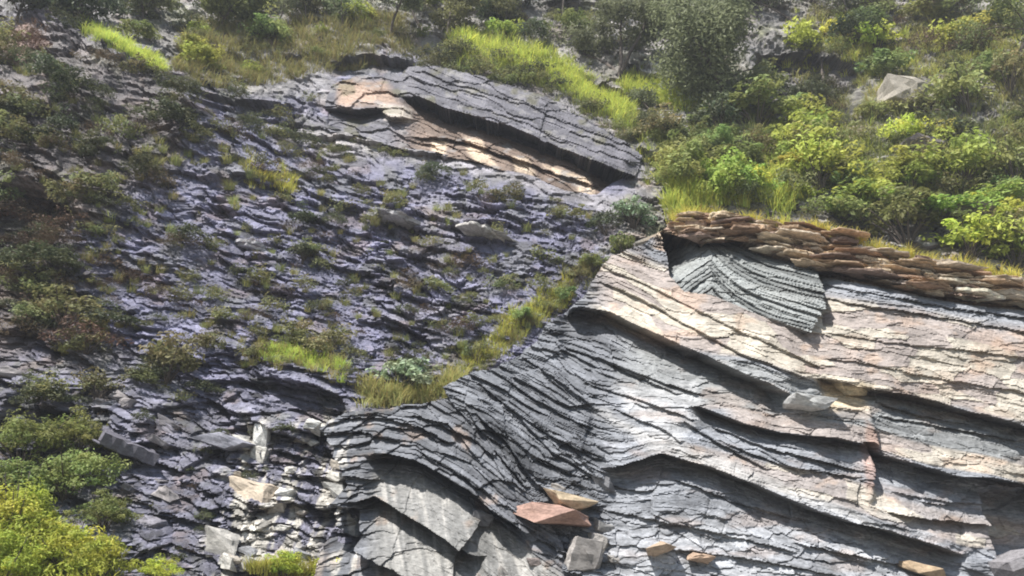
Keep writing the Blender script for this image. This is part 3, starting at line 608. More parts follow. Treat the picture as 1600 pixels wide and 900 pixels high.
put_rock('rock_block', 1440, 890, 54, 16, (.36, .27, .18), 'orange brown block at the bottom edge near the right corner', surf=main, tilt=12, lift=10)
put_rock('rock_block', 1342, 608, 48, 28, (.56, .47, .33), 'cream rounded block perched above the fault gap', surf=main, tilt=6, lift=4)
put_rock('rock_block', 915, 866, 50, 56, (.30, .28, .265), 'pinkish grey upright block under the reddish block', surf=mid, tilt=4, lift=10, deep=.6)
put_rock('rock_block', 1255, 632, 60, 20, (.44, .44, .43), 'flaky pale grey rubble at the end of the long shaded overhang', surf=main, tilt=10, lift=8)
put_rock('rock_block', 403, 690, 26, 60, (.62, .61, .58), 'white upright block on the lower left slope', tilt=4, lift=8, deep=.5)
put_rock('rock_block', 395, 770, 76, 34, (.50, .42, .33), 'cream and orange block below the white upright block', tilt=18, lift=4, deep=.5)
put_rock('rock_block', 350, 850, 50, 40, (.42, .40, .37), 'big pale block near the bottom, left of centre', tilt=10, lift=4, deep=.5)
put_rock('flat_rock', 205, 700, 110, 18, (.22, .21, .25), 'long dark grey slab jutting from the lower left slope', tilt=24, lift=6)
put_rock('rock_block', 362, 690, 60, 24, (.25, .25, .29), 'blue grey slab beside the white upright block', tilt=22, lift=8)
put_rock('flat_rock', 385, 384, 62, 9, (.42, .41, .43), 'bright thin slab lying on the slate face, left of centre', tilt=12, lift=5)
put_rock('flat_rock', 755, 368, 90, 8, (.44, .42, .40), 'long pale sliver of slab on the slate face, right of centre', tilt=16, lift=6)
put_rock('flat_rock', 615, 342, 84, 8, (.42, .41, .42), 'long pale sliver of slab on the slate face, up left of the other sliver', tilt=12, lift=6)
# flaggy slabs stacked along the top of the outcrop
TOPX = [1040,1100,1200,1290,1345,1400,1500,1600,1700]; TOPY = [344,336,350,362,380,400,419,440,455]
BOTX = [1040,1110,1168,1242,1284,1364,1431,1529,1600,1700]; BOTY = [362,372,376,404,418,431,449,462,470,486]
fr = np.random.default_rng(77)
for lay in range(8):
    x = 1046 + fr.uniform(0, 20)
    while x < 1720:
        w = fr.choice([fr.uniform(16, 36), fr.uniform(34, 76)]); xm = x + w / 2; yt = np.interp(xm, TOPX, TOPY); yb = np.interp(xm, BOTX, BOTY); t = lay / 7; y = yt + 2 + (yb - yt - 4) * t + fr.uniform(-2, 2)
        slope = math.degrees(math.atan((np.interp(xm + 20, BOTX, BOTY) - np.interp(xm - 20, BOTX, BOTY)) / 40)) * .8
        c = [(.46, .33, .22), (.54, .45, .35), (.56, .44, .31), (.26, .19, .155), (.60, .52, .41), (.38, .26, .18)][int(fr.integers(6))]
        where = 'along the orange cap over the pointed fold' if x < 1285 else 'in the stack at the step right of the pointed fold' if x < 1400 else 'along the right part of the outcrop top, below the bushes'
        put_rock('flat_rock', xm, y, w * 1.15, fr.uniform(2.2, 4.6) if fr.random() < .8 else fr.uniform(6, 10), c, 'thin ragged orange brown slab ' + where, 'flat slabs along the outcrop top', tilt=slope + fr.uniform(-4, 4), surf=main, lift=fr.uniform(3, 15) - 2 * lay, cat='rock', rz=fr.uniform(-14, 14), deep=.6)
        x += w * fr.uniform(.75, 1.1)
rr = np.random.default_rng(31)
for i in range(13):
    x, y = rr.uniform(745, 965), rr.uniform(745, 905); w = rr.uniform(14, 40); c = [(.16, .16, .17), (.24, .235, .23), (.32, .30, .28), (.20, .17, .16), (.26, .26, .265)][int(rr.integers(5))]
    put_rock('rock_block', x, y, w, w * rr.uniform(.45, .9), c, 'broken angular block in the jumble around the reddish block, bottom centre', 'broken blocks at the bottom centre', tilt=rr.uniform(0, 40), surf=mid if x < 880 else main, lift=-5, deep=.7, rz=rr.uniform(-20, 20))
# stones in the pale scree and on the slate
for i in range(46):
    x, y = rng.uniform(315, 560), rng.uniform(640, 895)
    if not inpoly(P_scree, np.array([x]), np.array([y]))[0]: continue
    s = rng.uniform(12, 30); c = [PAL, (.42, .38, .33), (.58, .57, .54), GRY][int(rng.integers(4))]
    put_rock('stone', x, y, s, s * rng.uniform(.5, .9), c, 'pale stone in the whitish rubble strip left of the bottom centre', 'stones in the pale rubble', tilt=rng.uniform(0, 30), lift=3, cat='stone')
for i in range(18):
    x, y = rng.uniform(-20, 330), rng.uniform(560, 890)
    if x < 170 and y > 690: continue
    s = rng.uniform(18, 42)
    put_rock('stone', x, y, s, s * rng.uniform(.3, .55), [DRK, (.22, .21, .24), (.26, .24, .24)][int(rng.integers(3))], 'dark grey slaty stone on the lower left slope', 'slaty stones on the lower left slope', tilt=rng.uniform(8, 34), lift=-5, cat='stone', rz=rng.uniform(-25, 25))

# ------------------------------------------------------------------ plants
def leaves(centres, norms, L, W, rgen):
    """kite-shaped leaves, lightly folded"""
    n = len(centres)
    t = rgen.normal(size=(n, 3)); t -= (t * norms).sum(1, keepdims=True) * norms; t /= np.linalg.norm(t, axis=1, keepdims=True) + 1e-9
    b = np.cross(norms, t); L = np.broadcast_to(L, (n,))[:, None]; W = np.broadcast_to(W, (n,))[:, None]
    V = np.stack([centres - t * L * .5, centres + b * W * .5 + norms * W * .15, centres + t * L * .5, centres - b * W * .5 + norms * W * .15], 1)
    return V.reshape(-1, 3), np.arange(n * 4).reshape(n, 4)
def clump_points(rgen, nclump, per, rx, rz, cr, z0=.5, dome=True):
    d = rgen.normal(size=(nclump, 3)); d /= np.linalg.norm(d, axis=1, keepdims=True)
    if dome: d[:, 2] = np.abs(d[:, 2]) * 1.0 - .15
    rad = rgen.uniform(.25, 1.0, (nclump, 1)) ** .6 * np.where(rgen.random((nclump, 1)) < .22, 1.35, 1.0)
    c = d * rad * np.array([rx, rx, rz]); c[:, 2] += z0
    k = np.repeat(np.arange(nclump), per)
    q = rgen.normal(size=(len(k), 3)); q /= np.linalg.norm(q, axis=1, keepdims=True); q *= rgen.uniform(.3, 1, (len(k), 1)) ** .5
    sz = cr * rgen.uniform(.6, 1.35, nclump)
    pts = c[k] + q * sz[k][:, None] * np.array([1, 1, .7])
    nm = q + np.array([0, 0, .9]) + rgen.normal(size=q.shape) * .55
    nm /= np.linalg.norm(nm, axis=1, keepdims=True)
    return pts, nm, k, c
def tube(path, radii, n=6):
    path = np.asarray(path, float); V = []; F = []
    for i, p in enumerate(path):
        d = path[min(i + 1, len(path) - 1)] - path[max(i - 1, 0)]; d /= np.linalg.norm(d) + 1e-9
        a = np.cross(d, [.3, .9, .2]); a /= np.linalg.norm(a) + 1e-9; b = np.cross(d, a)
        for k in range(n):
            t = 2 * math.pi * k / n; V.append(p + radii[i] * (a * math.cos(t) + b * math.sin(t)))
    for i in range(len(path) - 1):
        for k in range(n): F.append([i * n + k, i * n + (k + 1) % n, (i + 1) * n + (k + 1) % n, (i + 1) * n + k])
    return np.array(V), np.array(F)
def joined(parts):
    V = []; F = []; o = 0
    for v, f in parts: V.append(v); F.append(f + o); o += len(v)
    return np.concatenate(V), np.concatenate(F)
def shrub_meshes(seed, nclump=26, per=42, rx=.8, rz=.75, cr=.3, leaf=.12, asp=.5, var=.5, z0=.35):
    r_ = np.random.default_rng(seed)
    pts, nm, k, c = clump_points(r_, nclump, per, rx, rz, cr, z0)
    L = leaf * r_.uniform(.6, 1.3, len(pts)); V, F = leaves(pts, nm, L, L * asp, r_)
    tint = (1 + var * (r_.random(nclump) - .5))[k] * (1 + .4 * (r_.random(len(k)) - .5))
    colr = np.stack([tint * (1 + .25 * (r_.random(nclump) - .5))[k], tint, tint * .95], 1)
    fo = mesh_np('foliage', V, F, None, np.repeat(colr, 4, 0), link=False)
    st = [tube([(0, 0, -.35), cc * .35 * np.array([1, 1, .8]), cc * (.95 if i_ % 2 else 1.3)], [.035, .022, .008], 5) for i_, cc in enumerate(c[:16])]
    V, F = joined(st); sm = mesh_np('stem', V, F, M_bark, smooth=True, link=False)
    return fo, sm
def blade_mesh(seed, n, rad, hgt, width, droop=.5, var=.5):
    """a tussock of arching blades"""
    r_ = np.random.default_rng(seed); a = r_.uniform(0, 2 * math.pi, n); rr = rad * np.sqrt(r_.random(n)) * .5
    bx = rr * np.cos(a); by = rr * np.sin(a); a2 = a + r_.normal(size=n) * .7; H = hgt * r_.uniform(.55, 1.15, n); out_ = rad * r_.uniform(.2, 1.0, n) * droop * 1.6
    V = []; seg = 4
    for s in range(seg):
        t = s / (seg - 1); w = width * (1 - t * .9) * .5
        cx = bx + np.cos(a2) * out_ * t ** 1.6; cy = by + np.sin(a2) * out_ * t ** 1.6; cz = H * (t - .38 * droop * t ** 3) - .1 * hgt * (s == 0)
        sx = -np.sin(a2) * w; sy = np.cos(a2) * w
        V.append(np.stack([cx - sx, cy - sy, cz], 1)); V.append(np.stack([cx + sx, cy + sy, cz], 1))
    V = np.stack(V, 1); i = np.arange(n)[:, None] * (2 * seg)
    F = np.concatenate([np.stack([i[:, 0] + 2 * s, i[:, 0] + 2 * s + 1, i[:, 0] + 2 * s + 3, i[:, 0] + 2 * s + 2], 1) for s in range(seg - 1)])
    tint = 1 + var * (r_.random(n) - .5); colr = np.stack([tint * (1 + .3 * (r_.random(n) - .4)), tint, tint * .9], 1)
    return V.reshape(-1, 3), F, np.repeat(colr, 2 * seg, 0)

G = {
 'bright': leaf_material('bright_green_leaves', (0.388, 0.450, 0.109), .5, .42),
 'mid':    leaf_material('mid_green_leaves', (0.254, 0.300, 0.109), .6, .38),
 'dark':   leaf_material('dark_green_leaves', (0.098, 0.111, 0.058), .6, .28),
 'olive':  leaf_material('olive_leaves', (0.223, 0.223, 0.101), .6, .33),
 'brown':  leaf_material('dry_brown_twigs', (0.121, 0.086, 0.057), .6, .2),
 'pale':   leaf_material('pale_silvery_leaves', (0.360, 0.432, 0.288), .3, .3, .01),
 'feather': leaf_material('grey_green_feathery_leaves', (0.223, 0.245, 0.137), .35, .4, .015),
 'lime':   leaf_material('lime_yellow_leaves', (0.544, 0.577, 0.112), .4, .45),
 'grass':  leaf_material('bright_grass_blades', (0.506, 0.542, 0.132), .5, .45),
 'drygrass': leaf_material('dry_grass_blades', (0.312, 0.319, 0.133), .6, .4),
}
 
proto = {}
G['fern'] = leaf_material('fine_green_leaflets', (.25, .29, .10), .4, .42)
def add_proto(kind, shape, n, **kw):
    for i in range(n):
        fo, sm = shrub_meshes(hash_seed(kind) + i * 17, **kw); fo.materials.append(G[kind]); proto.setdefault(shape, []).append((fo, sm))
def hash_seed(s): return sum(ord(c) * (i + 3) for i, c in enumerate(s)) % 5000
add_proto('bright', 'bright', 3, nclump=34, per=40, leaf=.15, cr=.28)
add_proto('mid', 'mid', 4, nclump=34, per=40, leaf=.14, cr=.28)
add_proto('dark', 'dark', 3, nclump=30, per=40, leaf=.13, cr=.28)
add_proto('olive', 'olive', 3, nclump=26, per=36, leaf=.13, cr=.27)
add_proto('brown', 'brown', 3, nclump=24, per=36, leaf=.14, asp=.22, cr=.3)
add_proto('pale', 'pale', 2, nclump=30, per=30, leaf=.17, asp=.55, cr=.24)
add_proto('lime', 'lime', 2, nclump=30, per=40, leaf=.15, cr=.26)
add_proto('fern', 'fern', 3, nclump=70, per=60, leaf=.085, asp=.42, cr=.2, var=.7)
tuft = {}
for kind in ('grass', 'drygrass'):
    for i in range(4):
        V, F, cc = blade_mesh(900 + i + (50 if kind == 'grass' else 0), 90, 1.0, 1.05, .055)
        tuft.setdefault(kind, []).append(mesh_np('grass_tuft', V, F, G[kind], cc, link=False))
AREAS = [(lambda x, y: inpoly(P_spur, np.array([x]), np.array([y]))[0], 'on the dark spur at the far left'),
  (lambda x, y: y < 140 and x < 640, 'on the upper left slope'), (lambda x, y: y < 170 and x < 1000, 'above the long jutting slab'),
  (lambda x, y: x >= 1000 and y < 200, 'on the high right slope'), (lambda x, y: x >= 940 and y < 470, 'on the slope just above the big outcrop'),
  (lambda x, y: x < 330 and y > 560, 'among the blocks at lower left'), (lambda x, y: x < 420, 'on the left part of the slate face'), (lambda x, y: x < 640, 'on the middle of the slate face'), (lambda x, y: True, 'on the right part of the slate face')]
def area(x, y):
    for f, s in AREAS:
        if f(x, y): return s
def shrub(kind, px, py, w, label=None, group=None, hk=1.0, surf=None, parts=True, sink=.1, name='shrub', lift=0):
    """w = width in px"""
    p, m = rel_at(surf, px, py) if surf else hill_at(px, py)
    s = w * m / 1.55; fo, sm = random.choice(proto[kind]); rz = random.uniform(0, 6.28)
    p = p + Vector((0, -.12 * s - lift * m, -sink * s)); sc = (s * random.uniform(.8, 1.25), s * random.uniform(.8, 1.15), s * hk * random.uniform(.75, 1.15))
    desc = {'bright': 'bright green leafy', 'mid': 'mid green leafy', 'dark': 'dark green', 'olive': 'olive green', 'brown': 'dry brown', 'pale': 'pale silvery', 'lime': 'lime yellow', 'fern': 'feathery green', 'limefern': 'lime leafy'}[kind]
    size = 'large' if w > 70 else 'small' if w < 34 else 'medium'
    lab = label or '%s %s shrub %s' % (size, desc, area(px, py)); grp = None if label else (group or '%s shrubs %s' % (desc, area(px, py)))
    if parts:
        r = empty(name, p, rz); r.scale = sc; r.rotation_euler[0] = random.uniform(-.1, .25)
        for nm, me in (('foliage', fo), ('stem', sm)):
            o = bpy.data.objects.new(nm, me); C.objects.link(o); o.parent = r
    else:
        r = bpy.data.objects.new(name, fo); C.objects.link(r); r.location = p; r.rotation_euler = (random.uniform(-.1, .3), random.uniform(-.2, .2), rz); r.scale = sc
    tag(r, lab, 'shrub', grp); return r
def tussock(kind, px, py, w, label=None, group=None, surf=None, hk=1.0):
    p, m = rel_at(surf, px, py) if surf else hill_at(px, py)
    s = w * m / 2.2; o = bpy.data.objects.new('grass_tuft', random.choice(tuft[kind])); C.objects.link(o)
    o.location = p + Vector((0, -.1 * s, -.08 * s)); o.scale = (s, s, s * hk); o.rotation_euler = (random.uniform(0, .3), 0, random.uniform(0, 6.28))
    desc = {'grass': 'bright green', 'drygrass': 'dry yellowish'}[kind]
    tag(o, label or '%s %s grass tuft %s' % ('small' if w < 30 else 'large', desc, area(px, py)), 'grass tuft', None if label else (group or '%s grass tufts %s' % (desc, area(px, py))))
    return o
def grass_stuff(name, spots, kind, hpx, seed, label, surf=None):
    """grass that nobody could count, as one mesh"""
    r_ = np.random.default_rng(seed); VV = []; FF = []; CC = []; o = 0
    base = [blade_mesh(seed + i, 26, 1.0, 1.1, .075, .6) for i in range(4)]
    for (x, y) in spots:
        p, m = rel_at(surf, x, y) if surf else hill_at(x, y)
        V, F, cc = base[int(r_.integers(4))]; s = hpx * m * r_.uniform(.6, 1.25); a = r_.uniform(0, 6.28)
        Rm = np.array([[math.cos(a), -math.sin(a), 0], [math.sin(a), math.cos(a), 0], [0, 0, r_.uniform(.8, 1.1)]])
        VV.append(V @ Rm.T * s + np.array(p) + np.array([0, -.05, -.05]) * s); FF.append(F + o); CC.append(cc * r_.uniform(.75, 1.2)); o += len(V)
    ob = mesh_np(name, np.concatenate(VV), np.concatenate(FF), G[kind], np.concatenate(CC)); tag(ob, label, 'grass', kind='stuff'); return ob
def along(line, n, spread, seed):
    r_ = np.random.default_rng(seed); L = np.array(line, float); d = np.r_[0, np.cumsum(np.linalg.norm(np.diff(L, axis=0), axis=1))]
    t = r_.uniform(0, d[-1], n); return list(zip(np.interp(t, d, L[:, 0]) + r_.normal(size=n) * spread * .5, np.interp(t, d, L[:, 1]) + r_.normal(size=n) * spread))
def fillp(poly, n, seed):
    r_ = np.random.default_rng(seed); a = np.array(poly, float); res = []
    while len(res) < n:
        p = r_.uniform(a.min(0), a.max(0), (n * 3, 2)); k = inpoly(poly, p[:, 0], p[:, 1]); res += [tuple(q) for q in p[k]]
    return res[:n]

# trees
def tree(name, px, py, hpx, kind, label, spread=.45, nl=2600, leaf=.1, asp=.35, droop=0.0, trunks=1, bare=.3, lean=0.0, seed=0, crown_w=None, cluster=.3, cat='tree'):
    p, m = hill_at(px, py); H = 1.35 * hpx * m; r_ = np.random.default_rng(seed + 1000)
    root = empty(name, p); limbs = []; tips = []
    for t in range(trunks):
        a = r_.uniform(0, 6.28); path = [np.array([0., 0, -.3])]; rad = [H * .022]
        dirv = np.array([lean + (.28 * math.cos(a) if trunks > 1 else 0), (.2 * math.sin(a) if trunks > 1 else 0), 1.0])
        for k in range(6):
            dirv = dirv + r_.normal(size=3) * np.array([.16, .16, 0]); q = path[-1] + dirv / np.linalg.norm(dirv) * H * .13
            path.append(q); rad.append(H * .022 * (1 - .13 * (k + 1)))
        limbs.append(tube(path, rad, 7))
        for k in range(2, 7):
            for j in range(4 if trunks == 1 else 3):
                b = r_.uniform(0, 6.28); ln = H * spread * r_.uniform(.45, 1.0) * (1.15 - .1 * k)
                if path[k][2] < bare * H and k > 0: continue
                e = path[k] + np.array([math.cos(b) * ln, math.sin(b) * ln, ln * r_.uniform(.15, .75)]); mid_ = (path[k] + e) / 2 + np.array([0, 0, ln * .1])
                limbs.append(tube([path[k], mid_, e], [rad[k] * .5, rad[k] * .33, .006], 5)); tips += [e, mid_ * .4 + e * .6, mid_ + r_.normal(size=3) * ln * .15]
        tips.append(path[-1])
    V, F = joined(limbs); mesh_np('trunk', V, F, M_bark, smooth=True, parent=root)
    tips = np.array(tips); per = max(8, int(nl * 1.4) // len(tips)); k = np.repeat(np.arange(len(tips)), per)
    q = r_.normal(size=(len(k), 3)); q /= np.linalg.norm(q, axis=1, keepdims=True); q *= r_.random((len(k), 1)) ** .45
    cs = cluster * H * spread * r_.uniform(.6, 1.3, len(tips)); pts = tips[k] + q * cs[k][:, None] * np.array([1, 1, .75])
    pts[:, 2] -= droop * H * r_.random(len(k)) ** 2
    nm = q + np.array([0, 0, .6]) + r_.normal(size=q.shape) * .7; nm /= np.linalg.norm(nm, axis=1, keepdims=True)
    L = leaf * 1.45 * r_.uniform(.6, 1.3, len(k)); V, F = leaves(pts, nm, L, L * asp, r_)
    tint = (1 + .5 * (r_.random(len(tips)) - .5))[k] * (1 + .4 * (r_.random(len(k)) - .5)); cc = np.stack([tint, tint, tint], 1)
    mesh_np('crown', V, F, G[kind], np.repeat(cc, 4, 0), parent=root); tag(root, label, cat); return root
tree('feathery_tree', 1138, 172, 178, 'feather', 'tall grey green feathery tree with drooping foliage, above the big outcrop', spread=.36, nl=13000, leaf=.18, asp=.32, droop=.22, trunks=3, bare=.1, seed=1)
tree('feathery_tree', 968, 112, 125, 'feather', 'grey green feathery tree with forked trunk on the bright grassy ridge', spread=.46, nl=7500, leaf=.17, asp=.32, droop=.06, trunks=3, bare=.3, seed=2)
tree('slender_tree', 700, 72, 100, 'olive', 'slender olive tree with straight trunk at the left end of the grassy ridge', spread=.4, nl=2600, leaf=.16, seed=3, bare=.3)
tree('young_tree', 1308, 128, 112, 'lime', 'young lime yellow tree with thin trunk and tufted leaves, upper right', spread=.42, nl=1500, leaf=.2, asp=.5, seed=4, bare=.45, cluster=.3)
tree('slender_tree', 612, 60, 90, 'feather', 'grey green tree left of the slender olive tree', spread=.45, nl=2600, leaf=.16, seed=5)
tree('slender_tree', 832, 42, 90, 'dark', 'thin dark tree at the top edge above the bright grassy ridge', spread=.45, nl=1800, leaf=.15, seed=6, bare=.35)
tree('slender_tree', 885, 36, 80, 'feather', 'thin dull tree at the top edge beside the forked feathery tree', spread=.4, nl=1800, leaf=.15, seed=7, bare=.35)
tree('slender_tree', 1238, 40, 90, 'dark', 'dark twiggy tree at the top edge, right of the tall feathery tree', spread=.55, nl=2400, leaf=.15, seed=8)
tree('slender_tree', 1470, 60, 96, 'olive', 'olive tree at the top edge, right of the dull brown boulder', spread=.5, nl=2800, leaf=.16, seed=9)
tree('slender_tree', 1590, 120, 130, 'mid', 'leafy green tree at the right edge of the high slope', spread=.55, nl=4000, leaf=.17, seed=10)
tree('slender_tree', 350, 52, 70, 'mid', 'round green bushy tree at the top edge of the upper left slope', spread=.6, nl=3200, leaf=.17, seed=11, bare=.1)
tree('slender_tree', 140, 60, 80, 'dark', 'dark grey green tree on the crest of the far left spur', spread=.6, nl=3000, leaf=.17, seed=12, bare=.1)
tree('slender_tree', 40, 48, 80, 'dark', 'dark tree in the top left corner', spread=.6, nl=3000, leaf=.17, seed=13, bare=.1)
tree('slender_tree', 480, 36, 70, 'olive', 'olive tree at the top edge between the bushy tree and the grey green tree', spread=.5, nl=2400, leaf=.16, seed=14, bare=.2)
tree('slender_tree', 1385, 46, 74, 'olive', 'thin olive tree at the top edge behind the young lime tree', spread=.5, nl=2200, leaf=.16, seed=15, bare=.2)
tree('slender_tree', 760, 30, 76, 'lime', 'yellow green tree at the top edge right of the slender olive tree', spread=.55, nl=2400, leaf=.17, seed=16, bare=.2)
tree('slender_tree', 235, 40, 60, 'olive', 'dull olive tree between the crest tree and the bushy tree', spread=.6, nl=2400, leaf=.16, seed=17, bare=.1)

for i, (x, y, hh, kind, lb) in enumerate([(540, 56, 84, 'feather', 'spindly grey tree left of the slender olive tree'), (430, 46, 66, 'feather', 'spindly grey tree right of the round bushy tree'), (660, 44, 84, 'olive', 'spindly olive tree close behind the slender olive tree'),
  (790, 60, 70, 'olive', 'spindly tree rising from the top of the bright grassy ridge'), (1060, 60, 84, 'feather', 'spindly pale tree between the two feathery trees'), (1345, 60, 80, 'dark', 'spindly dark tree near the dull brown boulder'), (1530, 66, 90, 'feather', 'spindly grey tree left of the leafy tree at the right edge'), (1290, 190, 70, 'dark', 'bare little tree in the dark hollow below the young lime tree'), (1025, 175, 60, 'feather', 'thin sapling on the grass strip right of the forked tree')]):
    tree('spindly_tree', x, y, hh, kind, lb, spread=.4, nl=700, leaf=.12, asp=.35, seed=40 + i, bare=.3, cluster=.35)
# bright grass strips
RIDGE = [(705,72),(760,82),(820,100),(880,118),(930,150),(985,180)]; RIDGE2 = [(975,128),(1040,140),(1100,158)]
grass_stuff('grass', along(RIDGE, 800, 11, 1), 'grass', 15, 11, 'bright yellow green grass on the ridge above the long jutting slab')
grass_stuff('grass', along(RIDGE2, 380, 8, 2), 'grass', 13, 12, 'bright green grass strip below the tall feathery tree')
grass_stuff('grass', along([(150,62),(190,85),(235,108),(275,128)], 190, 6, 3), 'grass', 11, 13, 'bright grass line along the crest of the far left spur')
grass_stuff('grass', along([(715,575),(760,550),(800,515),(850,480),(900,440),(935,410)], 110, 9, 4), 'drygrass', 13, 14, 'yellowish grass strip on the slanting ledge left of the big outcrop')
grass_stuff('grass', along([(725,572),(770,540),(800,505),(830,488),(890,452)], 150, 13, 5), 'grass', 13, 15, 'bright grass scattered along the slanting ledge')
grass_stuff('grass', along([(560,612),(620,625),(690,612),(720,590)], 260, 9, 6), 'drygrass', 18, 16, 'green and straw grass on the shelf around the lower pale shrub')
grass_stuff('grass', along([(1045,320),(1100,300),(1160,290),(1230,318)], 420, 14, 7), 'grass', 22, 17, 'bright grass among the bushes above the outcrop cap')
grass_stuff('grass', along([(400,548),(470,562),(540,575)], 110, 7, 8), 'grass', 13, 18, 'yellow green grass line on the lower slate face')
grass_stuff('grass', along([(390,278),(460,285)], 50, 9, 9), 'grass', 12, 19, 'green grass patch on the upper slate face')
grass_stuff('grass', fillp([(-60,790),(30,795),(100,840),(175,890),(190,960),(-60,960)], 170, 10), 'grass', 26, 20, 'bright lime grass filling the bottom left corner')
grass_stuff('grass', along([(400,890),(470,898),(550,892)], 80, 4, 21), 'grass', 20, 21, 'green grass at the bottom edge left of centre')
grass_stuff('dry_grass', fillp([(300,40),(640,30),(640,90),(520,110),(330,150),(280,120)], 700, 22), 'drygrass', 13, 22, 'dry olive grass covering the upper left slope')
grass_stuff('dry_grass', fillp([(1000,200),(1300,160),(1600,180),(1600,330),(1300,330),(1010,300)], 800, 23), 'drygrass', 14, 23, 'green and straw grass between the bushes on the right slope')
grass_stuff('dry_grass', fillp([(1250,40),(1600,40),(1600,180),(1250,180)], 500, 24), 'drygrass', 12, 24, 'olive grass on the high right slope')

grass_stuff('grass', along([(1050,345),(1100,336),(1200,349),(1290,360),(1345,378),(1400,397),(1500,416),(1600,436)], 210, 3, 31), 'grass', 13, 31, 'bright grass hanging over the top edge of the big outcrop', surf=main)
grass_stuff('dry_grass', along([(705,76),(820,104),(930,154),(1000,190)], 300, 18, 32), 'drygrass', 13, 32, 'straw coloured grass thinning out around the bright ridge grass')
grass_stuff('dry_grass', along([(390,550),(480,566),(560,580)], 90, 12, 33), 'drygrass', 13, 33, 'straw coloured grass thinning out on the lower slate face')
grass_stuff('dry_grass', along([(700,590),(770,552),(830,505),(890,455),(940,410)], 110, 18, 34), 'drygrass', 12, 34, 'straw coloured grass at the edges of the slanting ledge')
grass_stuff('grass', along([(1010,215),(1090,250),(1200,250),(1300,235),(1420,255),(1600,240)], 330, 26, 35), 'grass', 14, 35, 'bright grass scattered between the bushes of the right slope')
grass_stuff('grass', along([(1230,60),(1400,100),(1600,95)], 150, 22, 36), 'grass', 11, 36, 'bright grass scattered over the high right slope')
